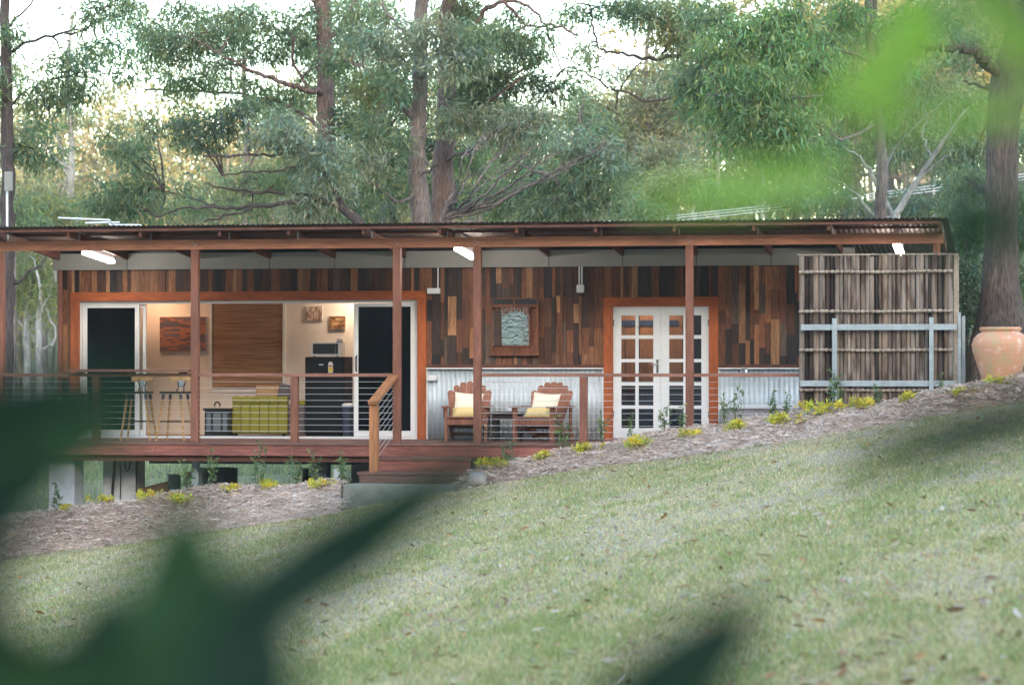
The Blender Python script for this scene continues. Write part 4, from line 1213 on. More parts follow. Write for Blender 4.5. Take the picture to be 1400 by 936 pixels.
def tree(name, label, Y, trunk, limbs, masses, kind='gum', bark='bark_brown', leaf=.15, dens=1.0, cat='tree', ground=True, group=None, seed=0, twig=1.0, ridges=False):
    rng = np.random.default_rng(100 + seed)
    base, tipc, droop = KINDS[kind]
    tp, tr = path_px(trunk, Y)
    if ground:
        g = tp[0].copy(); g.z = gz(g.x, g.y) - .15
        if g.z < tp[0].z - .05: tp = [g] + tp; tr = [tr[0] * 1.12] + tr
    root = thing(name, label, cat, (tp[0].x, tp[0].y, tp[0].z), group)
    wood = MB(); skel = []
    sp, sr = smooth_path(tp, tr, 5)
    jit = lambda q, a: q + Vector(rng.normal(0, a, 3))
    sp = [sp[0]] + [jit(q, min(.035, r_ * .10) * (0 if ridges else 1)) for q, r_ in zip(sp[1:], sr[1:])]
    if ridges:                      # furrowed bark: vertical plates pushed in and out
        sp, sr = smooth_path(sp[::5] + [sp[-1]], sr[::5] + [sr[-1]], 16)
        NR = 64; wood.tube(sp, sr, NR); ax_ = [tuple(q) for q in sp]
        for i in range(len(sp)):
            for k in range(NR):
                q = Vector(wood.v[i * NR + k]); dd_ = q - sp[i]
                f1 = float(vnoise(k / 2.2, i / 7.0, 12)); f2 = float(vnoise(k / 5.0 + 40, i / 16.0, 13))
                f1 = f1 if k < NR - 4 else f1 * (NR - k) / 4 + .5 * (1 - (NR - k) / 4)
                wood.v[i * NR + k] = tuple(sp[i] + dd_ * (1 + .13 * (f1 - .5) + .10 * (f2 - .5)))
    else: wood.tube(sp, sr, 10); skel += [tuple(q) for q in sp[len(sp)//3:]]
    for lb in limbs:
        lp, lr = path_px(lb, Y); p2, r2 = smooth_path(lp, lr, 5)
        p2 = [p2[0]] + [jit(q, .012 + r_ * .25) for q, r_ in zip(p2[1:], r2[1:])]
        wood.tube(p2, r2, 6); skel += [tuple(q) for q in p2[2:]]
    tko = wood.build('trunk', bark, root, 60)
    vs_, fs_, cs_ = [], [], []; o_ = 0; TA, TB, RA = [], [], []
    sk = np.array(skel)
    for mm in masses:
        u, v, ru, rv, dy = mm[:5]; dd = mm[5] if len(mm) > 5 else 1.0
        kk = mm[6] if len(mm) > 6 else None
        b2, t2, d2 = KINDS[kk] if kk else (base, tipc, droop)
        s = SC(u, Y + dy); c = np.array(P(u, v, Y + dy)); R3 = np.array([ru / s, max(ru, rv) / s * .8, rv / s])
        area = math.pi * ru * rv * (leaf / .15) ** -1.6 * (s / 65) ** -2
        nl = area * .50 * dens * dd
        per = 46
        nc = max(3, int(nl / per))
        d = norm(rng.normal(size=(nc, 3))); cc = c + d * (rng.random((nc, 1)) ** .42) * R3
        cr = np.stack([rng.uniform(.22, .50, nc), rng.uniform(.22, .50, nc), rng.uniform(.16, .38, nc)], 1) * (leaf / .15) ** .7
        bb = np.array(b2) * rng.uniform(.85, 1.15)
        v_, f_, c_ = leaf_cloud(cc, cr, per, leaf * .92, d2, rng, bb, .30, t2, .21)
        vs_.append(v_); fs_.append(f_ + o_); cs_.append(c_); o_ += len(v_)
        # twigs: mass hub hangs from the nearest limb, clusters from the hub
        k = np.argmin(((sk - c) ** 2).sum(1)); hub = c + (sk[k] - c) * .25
        if np.linalg.norm(sk[k] - c) > .2: TA.append(sk[k]); TB.append(hub); RA.append(.030)
        for q in cc[:: 2]:
            j = np.argmin(((sk - q) ** 2).sum(1))
            a = sk[j] if np.linalg.norm(sk[j] - q) < np.linalg.norm(hub - q) * .8 else hub
            TA.append(a); TB.append(q); RA.append(.011)
    if vs_:
        npmesh('crown', np.concatenate(vs_), np.concatenate(fs_), np.concatenate(cs_), 'leaf', root)
    if TA:
        ra = np.array(RA)[:, None] * twig
        tv, tf = twig_set(TA, TB, ra, ra * .3, rng)
        o = npmesh('twigs', tv, tf, None, bark, root); o['kind'] = 'stuff'
    return root

# A: tall trunk on the far left
tree('gum_tree', 'tall gum tree with a dark slim trunk at the left edge', 9,
     [(4, 620, 24), (9, 400, 22), (10, 300, 20), (10, 200, 18), (9, 100, 15), (6, 0, 13), (4, -150, 9)],
     [[(9, 75, 6), (40, 58, 4), (80, 48, 4, -.5), (118, 38, 3, -1), (134, 8, 2, -1.2)], [(8, 40, 4), (30, 20, 3), (52, -10, 2)],
      [(10, 210, 4), (-10, 190, 3), (-40, 150, 3)], [(9, 340, 4, .3), (22, 388, 5), (40, 370, 4), (60, 360, 3), (62, 330, 2)],
      [(9, 150, 4), (40, 120, 2, .4), (70, 110, 1.5, .6)]],
     [(95, 95, 42, 26, -.3), (60, 130, 45, 22, .5), (20, 50, 26, 20, 0), (118, 70, 26, 16, -1), (135, 15, 40, 18, -1), (-20, 120, 40, 40, 0),
      (30, 205, 34, 22, .4), (70, 215, 26, 18, .8), (30, 290, 30, 18, 1), (60, 170, 22, 13, 1), (150, 62, 34, 15, .4), (112, 128, 28, 15, .6), (165, 100, 24, 11, .8), (0, -90, 110, 60, 0, .6), (80, -60, 60, 40, 0, .5), (170, 5, 40, 12, -.6)],
     'gum', 'bark_dark', .15, .80, seed=1)
# B: reddish trunk left of centre
tree('gum_tree', 'gum tree with a reddish trunk and airy layered crown left of centre', 20,
     [(452, 420, 30), (450, 300, 26), (448, 200, 25), (446, 120, 24), (444, 40, 22), (440, -40, 20), (436, -160, 14)],
     [[(446, 130, 10), (420, 122, 8, -.5), (385, 112, 7, -1), (350, 100, 5, -1), (320, 88, 3, -1)], [(420, 120, 5, -.5), (400, 80, 4, -.8), (404, 50, 3, -1)],
      [(350, 100, 4, -1), (310, 78, 3, -1.5), (270, 55, 3, -1.5)], [(446, 60, 8), (470, 30, 5), (490, -5, 4)],
      [(444, 180, 8), (380, 140, 4, 1), (300, 128, 4, 1.5), (200, 122, 3, 2)], [(446, 20, 8), (400, -20, 6), (330, -30, 4), (240, -20, 3)]],
     [(270, 45, 52, 24, -1), (215, 55, 40, 18, -1), (330, 20, 50, 20, -1), (190, 78, 26, 12, -1), (300, 88, 36, 14, -1), (385, 40, 36, 20, -.5), (420, 20, 32, 24, 0),
      (240, 85, 30, 12, -1), (345, 70, 22, 12, -1), (185, 20, 30, 12, -1), (430, 95, 30, 16, .5), (400, 135, 34, 24, 1), (455, 85, 26, 26, -1),
      (310, -70, 110, 40, 0, .6), (450, -110, 120, 60, 0, .5), (270, 110, 30, 9, -.5), (225, 108, 24, 8, 0), (300, 55, 50, 24, .5), (250, 20, 50, 16, .5), (370, 75, 34, 16, .5), (200, 45, 34, 16, .4), (345, 118, 30, 12, .5), (300, 112, 40, 13, 1.4), (240, 128, 34, 12, 1.6), (360, 140, 34, 14, 1.2), (320, 40, 44, 16, 1.2), (230, 70, 40, 16, 1.3), (415, 62, 30, 18, .6)],
     'gum', 'bark_red', .15, .74, seed=2)
# C: low spreading tree with dark limbs behind the left of the roof
tree('spreading_tree', 'low spreading tree with long dark limbs behind the left roof', 14,
     [(520, 420, 20), (505, 330, 16), (470, 285, 12), (430, 272, 9), (400, 262, 7)],
     [[(430, 272, 7), (390, 278, 6, -.5), (340, 283, 5, -.8), (300, 284, 4, -1), (250, 285, 3, -1.2), (215, 296, 2.5, -1.2)],
      [(390, 265, 5), (345, 262, 4), (300, 255, 3, -.5), (280, 250, 2, -.6)], [(345, 283, 4, -.8), (315, 295, 3, -1), (280, 302, 2.5, -1)],
      [(470, 285, 8), (440, 230, 6), (420, 210, 4), (370, 212, 4, -.5), (320, 214, 4, -.8), (280, 212, 3, -1)],
      [(420, 225, 4), (390, 232, 3, -.4), (340, 236, 2.5, -.6), (305, 240, 2)], [(300, 284, 3, -1), (260, 270, 2, -1), (225, 262, 2, -1)]],
     [(160, 262, 34, 18, -1), (195, 258, 32, 22, -1), (130, 282, 36, 16, -.5), (180, 225, 28, 18, -1), (155, 190, 24, 14, -1), (195, 200, 22, 14, -.5), (250, 250, 18, 10, -1), (205, 170, 22, 12, 0),
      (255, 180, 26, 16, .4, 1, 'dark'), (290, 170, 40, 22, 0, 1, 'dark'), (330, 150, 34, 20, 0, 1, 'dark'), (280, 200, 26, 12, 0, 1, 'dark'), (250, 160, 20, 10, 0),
      (390, 175, 44, 22, -.6, 1, 'grey'), (430, 205, 44, 26, -.4, 1, 'grey'), (370, 190, 26, 16, -.5, 1, 'grey'), (445, 250, 46, 30, 0, 1, 'grey'), (420, 288, 40, 18, 0, 1, 'grey'), (345, 285, 30, 10, .8),
      (170, 292, 30, 10, -.5), (220, 290, 24, 8, -.4), (380, 250, 24, 10, .5)],
     'gum', 'bark_dark', .15, .86, seed=3)
# D: twin trunks at centre
tree('gum_tree', 'tall gum with a pale pinkish trunk, left of the central pair', 16,
     [(576, 420, 32), (575, 300, 29), (571, 250, 27), (570, 200, 24), (572, 150, 22), (575, 80, 20), (577, 0, 18), (580, -160, 12)],
     [[(571, 165, 9), (545, 142, 8, -.4), (525, 115, 6, -.8), (500, 95, 5, -1), (470, 80, 3, -1)], [(572, 260, 6), (548, 276, 5, -.6), (520, 260, 4, -1), (495, 240, 3, -1)],
      [(573, 120, 6), (590, 80, 4, -.6), (610, 60, 3, -.8)], [(572, 60, 5), (540, 30, 4, -.5), (520, 0, 3, -.6)], [(573, 235, 5, -.2), (585, 235, 4, -.5), (600, 225, 3, -.8)]],
     [(500, 55, 40, 22, -1, 1, 'grey'), (540, 70, 30, 18, -1, 1, 'grey'), (485, 25, 30, 18, -1), (520, 100, 28, 14, -1, 1, 'gum'), (600, 45, 40, 24, -1, 1, 'grey'), (640, 60, 44, 26, -1), (560, 45, 26, 18, -1.2, 1, 'grey'),
      (620, 85, 46, 22, -1.2, 1, 'grey'), (500, 175, 36, 18, -1, 1, 'gum'), (495, 215, 36, 26, -1, 1, 'grey'), (520, 245, 32, 22, -.6, 1, 'gum'), (480, 275, 36, 22, -.6, 1, 'gum'),
      (545, 120, 22, 16, -1.2, 1, 'gum'), (500, 130, 24, 18, -.4, 1, 'olive'), (570, -60, 120, 50, 0, .5), (545, 195, 18, 14, -1)],
     'gum', 'bark_brown', .15, .85, seed=4)
tree('gum_tree', 'tall gum with a darker brown trunk, right of the central pair', 18,
     [(604, 420, 38), (604, 300, 34), (606, 250, 30), (608, 180, 26), (612, 100, 24), (614, 0, 22), (616, -160, 14)],
     [[(611, 120, 9), (640, 60, 8, -.4), (655, 25, 7, -.6), (690, 3, 6, -.8), (720, 8, 4, -.8), (745, 35, 3.5, -1), (758, 70, 2.5, -1), (768, 95, 2, -1)],
      [(690, 3, 5, -.8), (720, 34, 4, -1), (760, 36, 4, -1), (790, 48, 3, -1)], [(610, 140, 7), (650, 115, 5, -.8), (690, 105, 4, -1.2), (720, 95, 3, -1.2)],
      [(608, 190, 6), (640, 165, 5, -1), (680, 130, 4, -1.4), (715, 105, 3, -1.6)], [(607, 220, 6), (650, 200, 4, -1), (690, 170, 3, -1.4)]],
     [(680, 55, 44, 24, -1.2), (715, 70, 36, 20, -1.2), (660, 90, 44, 22, -1.4), (710, 55, 30, 16, -1.2), (735, 75, 18, 10, -1.2), (690, 110, 40, 18, -1, 1, 'dark'), (735, 118, 26, 14, -1, 1, 'dark'), (755, 130, 20, 12, -1, 1, 'dark'),
      (650, 165, 44, 20, -1.6, 1, 'grey'), (700, 170, 46, 20, -1.8, 1, 'grey'), (620, 160, 34, 18, -1.6, 1, 'grey'), (735, 160, 34, 16, -1.6, 1, 'grey'), (660, 140, 30, 14, -1, 1, 'dark'), (640, 120, 28, 14, -1),
      (680, 190, 36, 12, -1.6, 1, 'grey'), (760, 175, 22, 14, -1.4), (640, 20, 30, 20, 0), (748, 44, 22, 12, -1), (728, 104, 22, 11, -1), (772, 118, 26, 13, -.8), (700, 25, 24, 12, -.6), (785, 92, 20, 9, -1), (660, -60, 110, 50, 0, .5)],
     'gum', 'bark_red', .15, .85, seed=5)
# E: bare grey twiggy tree
E_l = []
rngE = random.Random(5)
for (u, v) in ((800, 178), (770, 205), (745, 190), (700, 185), (720, 215), (830, 200), (660, 180), (780, 232), (690, 225), (640, 195), (730, 250), (650, 228), (805, 215)):
    mu, mv = 605 + (u - 605) * .5, 300 + (v - 300) * .42
    E_l.append([(606, 298, 4.5), ((606 + mu)/2 + rngE.uniform(-6, 6), (298 + mv)/2 + rngE.uniform(0, 8), 3.6), (mu, mv, 2.6, rngE.uniform(-.6, .3)), ((mu+u)/2, (mv+v)/2 - 3, 1.8, rngE.uniform(-.9, .4)), (u, v, .9, rngE.uniform(-1, .5))])
    for q in range(3):
        f = rngE.uniform(.35, .85); bu, bv = mu + (u-mu)*f, mv + (v-mv)*f
        E_l.append([(bu, bv, 1.4), (bu + rngE.uniform(8, 26), bv - rngE.uniform(4, 22), 1.0), (bu + rngE.uniform(26, 46), bv - rngE.uniform(14, 40), .6)])
tree('bare_tree', 'bare grey twiggy tree fanning to the right behind the roof', 10, [(612, 420, 9), (607, 330, 8), (605, 298, 7), (612, 285, 5)], E_l,
     [(790, 178, 24, 8, -.4, .5), (760, 185, 22, 8, -.2, .4)], 'grey', 'bark_brown', .14, .6, seed=6)
# F: bushy trees right of centre
tree('bushy_tree', 'bushy mid green tree behind the roof right of the bare tree', 15,
     [(790, 420, 14), (785, 300, 12), (780, 240, 9), (790, 180, 6), (795, 150, 4)],
     [[(782, 250, 6), (810, 210, 4), (840, 190, 3)], [(782, 270, 6), (750, 240, 4), (720, 230, 3)]],
     [(810, 175, 38, 24, 0), (830, 205, 30, 24, -.4, 1, 'grey'), (790, 215, 36, 24, -.3), (810, 250, 40, 24, -.3), (760, 255, 38, 22, .4), (770, 285, 46, 18, -.3), (835, 270, 26, 20, 0, 1, 'grey'), (720, 265, 36, 20, .8),
      (680, 275, 36, 20, 1, 1, 'gum'), (740, 290, 40, 12, 0), (800, 150, 22, 12, .4), (850, 235, 20, 16, .6, 1, 'grey'), (700, 240, 24, 16, 1.4)],
     'gum', 'bark_brown', .15, .95, seed=7)
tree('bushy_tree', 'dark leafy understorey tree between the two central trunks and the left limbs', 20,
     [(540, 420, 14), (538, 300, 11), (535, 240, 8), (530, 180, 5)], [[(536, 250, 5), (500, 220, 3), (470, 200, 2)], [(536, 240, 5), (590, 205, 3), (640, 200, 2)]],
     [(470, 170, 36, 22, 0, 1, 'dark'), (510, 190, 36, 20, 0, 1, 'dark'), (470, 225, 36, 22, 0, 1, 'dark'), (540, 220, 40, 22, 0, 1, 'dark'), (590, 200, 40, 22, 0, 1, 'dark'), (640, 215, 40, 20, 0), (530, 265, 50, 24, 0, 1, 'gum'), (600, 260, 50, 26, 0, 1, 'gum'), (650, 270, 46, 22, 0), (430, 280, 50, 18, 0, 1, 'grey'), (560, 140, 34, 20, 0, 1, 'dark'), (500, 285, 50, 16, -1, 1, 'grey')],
     'gum', 'bark_dark', .16, .8, seed=8)
# N: high crown above, with dark limbs
tree('gum_tree', 'gum tree with dark angular limbs high right of centre', 24,
     [(1204, 420, 12), (1204, 300, 11), (1206, 200, 11), (1198, 100, 11), (1190, -80, 9)],
     [[(1200, 110, 8), (1080, 84, 7, -.3), (966, 78, 6, -.5), (930, 76, 6, -.6), (880, 80, 5, -1), (845, 72, 4, -1.2), (820, 66, 3.5, -1.2), (812, 40, 3, -1.2), (806, 8, 2.5, -1.2)], [(905, 78, 4, -.8), (920, 55, 3, -.8), (950, 40, 2)],
      [(1090, 86, 5, -.3), (966, 112, 4, -.5), (900, 138, 3.5, -.6), (850, 125, 3, -.8), (830, 118, 3, -.8), (800, 100, 2.5, -1), (770, 96, 2, -1)], [(845, 122, 3, -.8), (842, 150, 2.5, -.8)], [(848, 125, 2.5, -.8), (862, 100, 2, -1), (880, 80, 2, -1)]],
     [(880, 20, 44, 22, -.8), (915, 40, 36, 24, -.8, 1, 'olive'), (850, 8, 40, 14, -1), (935, 15, 40, 24, -.5), (930, 60, 26, 16, -.5), (800, 20, 30, 12, -1), (800, 65, 22, 14, -1, 1, 'grey'), (775, 10, 26, 10, -1), (830, 95, 24, 10, -1, .7, 'grey'), (900, 110, 26, 10, 0, .7, 'grey'), (960, -70, 140, 50, 0, .5)],
     'gum', 'bark_dark', .16, .8, seed=9)
# G: hanging crown, right of centre
tree('gum_tree', 'gum tree with a drooping bright green crown above the french doors', 10,
     [(1204, 420, 18), (1203, 300, 17), (1206, 230, 16), (1200, 160, 14), (1190, 60, 12), (1185, -60, 10), (1180, -160, 7)],
     [[(1190, 80, 7), (1150, 68, 5, -.5), (1110, 58, 4, -.8), (1060, 50, 3, -1)], [(1196, 130, 6), (1150, 110, 5, -1), (1090, 80, 4, -1.5), (1040, 60, 3, -1.8)],
      [(1200, 170, 6), (1150, 190, 4, -1), (1120, 170, 3, -1.2), (1080, 160, 2.5, -1.2)], [(1190, 60, 6), (1220, 20, 4, .4), (1260, -10, 3, .5)], [(1195, 110, 5), (1120, 130, 4, -1.5), (1030, 140, 3, -2), (980, 130, 2, -2)]],
     [(1000, 60, 44, 26, -1.5), (1040, 35, 44, 24, -1.5), (1080, 70, 44, 30, -1.5), (960, 90, 36, 26, -1.4, 1, 'gum'), (1010, 105, 44, 28, -1.8), (1060, 115, 46, 30, -2), (1110, 90, 40, 28, -1.2), (1120, 45, 36, 22, -1), (990, 150, 36, 26, -1.8), (1040, 165, 44, 28, -2), (1085, 170, 40, 30, -1.8), (950, 140, 30, 24, -1, 1, 'gum'),
      (1000, 195, 30, 18, -1.8), (1060, 210, 40, 20, -1.6), (1100, 215, 32, 18, -1.4), (935, 115, 22, 18, -1, 1, 'gum'), (970, 30, 36, 22, -1, 1, 'gum'), (1150, 20, 40, 20, -.6), (1240, 25, 36, 22, 0), (1250, 60, 24, 22, 0), (1215, 100, 22, 20, 0), (1100, -50, 140, 44, -1, .6), (1130, 130, 30, 24, -1.2), (1080, 20, 36, 18, -1.4)],
     'bright', 'bark_brown', .15, 1.0, seed=10)
# H: pale limbed small tree
tree('pale_tree', 'small tree with smooth white forking limbs behind the right roof', 12,
     [(1222, 420, 12), (1224, 310, 11), (1230, 285, 9), (1252, 250, 8), (1275, 215, 6), (1300, 178, 4), (1320, 150, 2.5)],
     [[(1275, 215, 4), (1262, 190, 3), (1268, 165, 2), (1262, 140, 1.2)], [(1252, 250, 4), (1280, 225, 2.5), (1305, 205, 1.5)], [(1290, 195, 2.5), (1300, 170, 1.6), (1296, 140, 1)],
      [(1224, 300, 6, .2), (1190, 290, 4, .2), (1165, 262, 3.5), (1130, 240, 2.5)], [(1224, 305, 7, .4), (1205, 262, 7, .4), (1190, 236, 6, .4), (1172, 212, 5, .3), (1145, 197, 4, .2)], [(1205, 262, 3, .4), (1216, 215, 3, .5), (1235, 190, 2.4, .5), (1260, 165, 2, .5), (1300, 130, 1.5, .5)]],
     [(1150, 205, 14, 8, 0, .3, 'gum'), (1135, 195, 12, 6, 0, .3, 'gum')], 'grey', 'bark_pale', .14, .5, seed=11)
# I: big rough trunk on the right
tree('ironbark_tree', 'large tree with a thick furrowed trunk behind the terracotta urn', 4,
     [(1366, 520, 104), (1366, 470, 80), (1367, 430, 60), (1368, 380, 49), (1369, 320, 43), (1370, 250, 42), (1370, 190, 43), (1376, 130, 48), (1395, 60, 48), (1420, 0, 44), (1450, -120, 36)],
     [[(1374, 110, 20), (1350, 84, 15, -.3), (1330, 70, 12, -.5), (1300, 66, 10, -.7), (1270, 66, 7, -.9), (1230, 50, 4, -1)], [(1372, 140, 9), (1345, 120, 5, .6), (1318, 112, 3, .8)], [(1395, 70, 12), (1380, 20, 8, .5), (1360, -30, 5, .8)]],
     [(1290, 20, 40, 20, -.5, 1, 'gum'), (1330, 15, 34, 16, .4, 1, 'gum'), (1400, -80, 160, 60, 0, .5, 'gum'), (1260, 45, 24, 14, -1, 1, 'bright')],
     'gum', 'bark_iron', .13, .8, seed=12, ridges=True)
# J: dark shrubs either side of the trunk
def shrub(label, Y, masses, kind, leaf, dens, stem, seed, name='shrub'):
    return tree(name, label, Y, stem, [], masses, kind, 'bark_dark', leaf, dens, 'shrub', True, 'shrubs round the big trunk', seed)
shrub('dark leafy shrub between the bamboo screen and the big trunk', 5.4, [(1322, 380, 20, 34, 0), (1318, 330, 20, 26, .3), (1325, 430, 16, 30, 0), (1330, 300, 22, 20, .4), (1322, 480, 12, 20, .2, .8)], 'dark', .11, 1.5, [(1322, 510, 5), (1322, 430, 4), (1320, 340, 2)], 21)
shrub('dark leafy shrub right of the big trunk at the edge', 5.8, [(1402, 330, 22, 34, 0), (1405, 390, 22, 34, 0), (1400, 280, 18, 26, 0), (1408, 440, 20, 26, 0), (1330, 250, 24, 22, 2.5), (1310, 280, 20, 18, 2.5)], 'gum', .11, 1.3, [(1404, 510, 5), (1404, 420, 4), (1402, 330, 2)], 22)
shrub('mid green bushy sapling high behind the big trunk', 14, [(1330, 215, 26, 16, 0), (1310, 195, 24, 12, 0), (1345, 240, 22, 20, 0), (1325, 260, 30, 16, 0), (1395, 200, 20, 30, 0), (1300, 240, 26, 12, 0), (1398, 110, 22, 40, 0)], 'gum', .15, 1.0, [(1335, 420, 8), (1332, 280, 6), (1330, 210, 4)], 23, 'sapling')
# K: slim trees seen through the left end of the verandah
tree('small_tree', 'small pale trunked tree seen past the left end of the deck', 26,
     [(36, 640, 11), (37, 520, 9), (36, 440, 8), (40, 400, 6), (48, 370, 4)], [[(36, 450, 4), (22, 430, 3), (14, 400, 2)], [(37, 440, 4), (52, 410, 3), (60, 380, 2)]],
     [(30, 395, 24, 16, 0), (58, 390, 24, 16, 0), (46, 370, 30, 16, 0), (68, 430, 16, 16, 0, .6), (16, 430, 14, 14, 0, .6)], 'olive', 'bark_pale', .17, .8, seed=31)
tree('small_tree', 'small crooked grey tree beside the left end wall of the cabin', 24,
     [(56, 640, 10), (54, 520, 9), (53, 440, 8), (56, 400, 5), (50, 370, 3)], [[(54, 480, 4), (72, 470, 4), (76, 450, 3), (66, 430, 3), (60, 410, 2)], [(54, 430, 3), (68, 400, 2), (74, 370, 2)]],
     [(62, 410, 20, 12, 0), (72, 385, 16, 12, 0), (30, 350, 30, 12, 1, .6)], 'olive', 'bark_pale', .17, .7, seed=32)
# L: slim pale trunks on the hillside
for k, (u, w_, v1) in enumerate(((902, 7, 270), (928, 4, 272), (950, 8, 262), (981, 7, 255), (1043, 4, 262), (1276, 5, 250), (1300, 4, 240))):
    tree('slim_gum', f'{ORD[k]} slim pale trunk from the left on the grassy slope behind the roof', 55 + (k % 3) * 3, [(u, 330, w_), (u - 1, 290, w_), (u + 1, v1, w_ * .8), (u, v1 - 60, w_ * .6), (u + 2, v1 - 130, w_ * .35)], [],
         [(u, v1 - 80, 30, 20, 0, .5), (u + 8, v1 - 120, 26, 18, 0, .5), (u - 14, v1 - 40, 22, 14, 0, .4)], 'pale', 'bark_pale', .22, .8, seed=40 + k, group='slim trunks on the far slope')
# low shrubs behind the roof line on the slope
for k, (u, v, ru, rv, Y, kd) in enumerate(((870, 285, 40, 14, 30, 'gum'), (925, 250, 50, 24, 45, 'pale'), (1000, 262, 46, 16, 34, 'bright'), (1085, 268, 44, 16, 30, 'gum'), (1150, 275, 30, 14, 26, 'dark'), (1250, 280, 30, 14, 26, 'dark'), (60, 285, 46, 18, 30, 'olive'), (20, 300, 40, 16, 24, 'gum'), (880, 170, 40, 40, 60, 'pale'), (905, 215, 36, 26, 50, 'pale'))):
    lab = ['low green shrub behind the roof right of the bushy tree', 'pale loose bush below the drooping crown', 'bright green bush just above the roof left of centre right', 'green bush above the roof left of the white forking limbs', 'dark bush at the foot of the white limbed tree, left side', 'dark bush at the foot of the white limbed tree, right side', 'olive bush above the roof behind the antenna', 'green bush behind the white roof mast', 'hazy pale tree in the gap right of centre, upper', 'hazy pale tree in the gap right of centre, lower'][k]
    tree('bush', lab, Y, [(u, v + rv + 30, 5), (u, v + rv, 4), (u, v, 2)], [], [(u, v, ru, rv, 0), (u - ru*.5, v + rv*.4, ru*.6, rv*.7, .5), (u + ru*.5, v + rv*.4, ru*.6, rv*.7, -.5)], kd, 'bark_brown', .2, .9, 'bush', seed=60 + k)

# mid-distance trees that close the gaps
for k, (u, Y, kd, bk, lab, ms) in enumerate((
    (335, 42, 'gum', 'bark_brown', 'grey green tree in the middle distance behind the long dark limbs', [(390, 170, 50, 30), (350, 250, 60, 30), (270, 275, 50, 18), (420, 230, 50, 34)]),
    (525, 38, 'gum', 'bark_dark', 'dense tree in the middle distance left of the central trunk pair', [(520, 50, 60, 34), (475, 120, 60, 36), (545, 115, 56, 34), (500, 10, 60, 24), (450, 60, 44, 30), (530, 170, 60, 30)]),
    (655, 42, 'gum', 'bark_brown', 'dense tree in the middle distance right of the central trunk pair', [(650, 120, 56, 34), (690, 160, 56, 34), (640, 50, 46, 34), (610, 10, 46, 24), (720, 200, 60, 34), (650, 220, 60, 34), (760, 235, 54, 30)]),
    (885, 52, 'pale', 'bark_brown', 'hazy greyish tree in the middle distance under the dark angular limbs', [(880, 150, 54, 36), (860, 205, 50, 34), (915, 195, 50, 36), (900, 100, 46, 26), (880, 250, 60, 26), (810, 140, 40, 22), (770, 165, 40, 24), (830, 180, 40, 30), (940, 140, 40, 30)]),
    (1170, 36, 'gum', 'bark_brown', 'dull green tree in the middle distance behind the near bright leaves', [(1160, 60, 56, 34), (1180, 140, 56, 36), (1250, 110, 56, 36), (1310, 150, 50, 36), (1230, 190, 60, 34), (1140, 220, 50, 28), (1330, 60, 50, 34), (1290, 220, 50, 26)]),
    (95, 38, 'pale', 'bark_pale', 'pale loose tree in the middle distance right of the left edge trunk', [(50, 265, 44, 18), (110, 285, 46, 14), (30, 180, 26, 20), (100, 160, 26, 16), (10, 100, 26, 20)]))):
    tree('gum_tree', lab, Y, [(u, 400, 12), (u, 300, 10), (u + 3, 200, 8), (u - 2, 100, 6), (u + 4, 20, 4)], [[(u, 240, 5), ((u + q[0]) / 2, q[1] + 20, 3), (q[0], q[1], 1.5)] for q in ms], [(*q, 0, .75) for q in ms], kd, bk, .2, .9, seed=90 + k)
# far wood on the opposite slope: one mass
rng = np.random.default_rng(77)
vs_, fs_, cs_, o_ = [], [], [], 0; TA, TB, RA = [], [], []
NT = 340
Yt = rng.uniform(85, 210, NT); ut = rng.uniform(-120, 1500, NT)
for k in range(NT):
    Y = Yt[k]; p = P(ut[k], HOR, Y); zb = gz(p.x, Y)
    hgt = rng.uniform(12, 20) * (1.0 if Y > 120 else .72)
    if 640 < ut[k] < 800: hgt *= .72
    top = zb + hgt; b_ = np.array([p.x, Y, zb])
    nclu = 26
    cc = b_ + np.stack([rng.normal(0, 1.5, nclu), rng.normal(0, 1.5, nclu), hgt * rng.uniform(.25, 1.0, nclu)], 1)
    cr = np.stack([rng.uniform(.6, 1.5, nclu), rng.uniform(.6, 1.5, nclu), rng.uniform(.5, 1.1, nclu)], 1)
    base = np.array([(.155, .15, .082), (.19, .175, .105), (.125, .135, .078), (.22, .19, .11)][k % 4])
    v_, f_, c_ = leaf_cloud(cc, cr, 36, .36, .4, rng, base, .3, None, .45)
    vs_.append(v_); fs_.append(f_ + o_); cs_.append(c_); o_ += len(v_)
    TA.append(b_ - np.array([0, 0, .5])); TB.append(b_ + np.array([rng.normal(0, .8), 0, hgt * .9])); RA.append(rng.uniform(.09, .2))
tv, tf = twig_set(TA, TB, np.array(RA)[:, None], np.array(RA)[:, None] * .4, rng, .0)
vs_.append(tv); fs_.append(tf + o_); cs_.append(np.tile(np.array([.22, .20, .18]), (len(tv), 1)))
o = npmesh('far_wood', np.concatenate(vs_), np.concatenate(fs_), np.concatenate(cs_), 'leaf')
tag(o, 'distant dry eucalypt wood on the far hillside', 'wood', kind='stuff')

# power line
pl = thing('power_line', 'thin grey power lines crossing the slope behind the right of the roof', 'power line', P(1700, 420, 30))
for dv in (0, 3.5, 7.5):
    MB().tube([P(1700, 192 + dv, 30), P(1400, 238 + dv, 30), P(1150, 270 + dv, 30), P(900, 297 + dv, 30), P(640, 318 + dv, 30)], .014, 5).build('wire', 'aluminium', pl)
for u, v in ((1700, 185), (640, 312)):
    q = P(u, v, 30); MB().tube([(q.x, 30, gz(q.x, 30) - .3), (q.x, 30, q.z + .2)], .12, 8).build('pole', 'bark_brown', pl, 60)
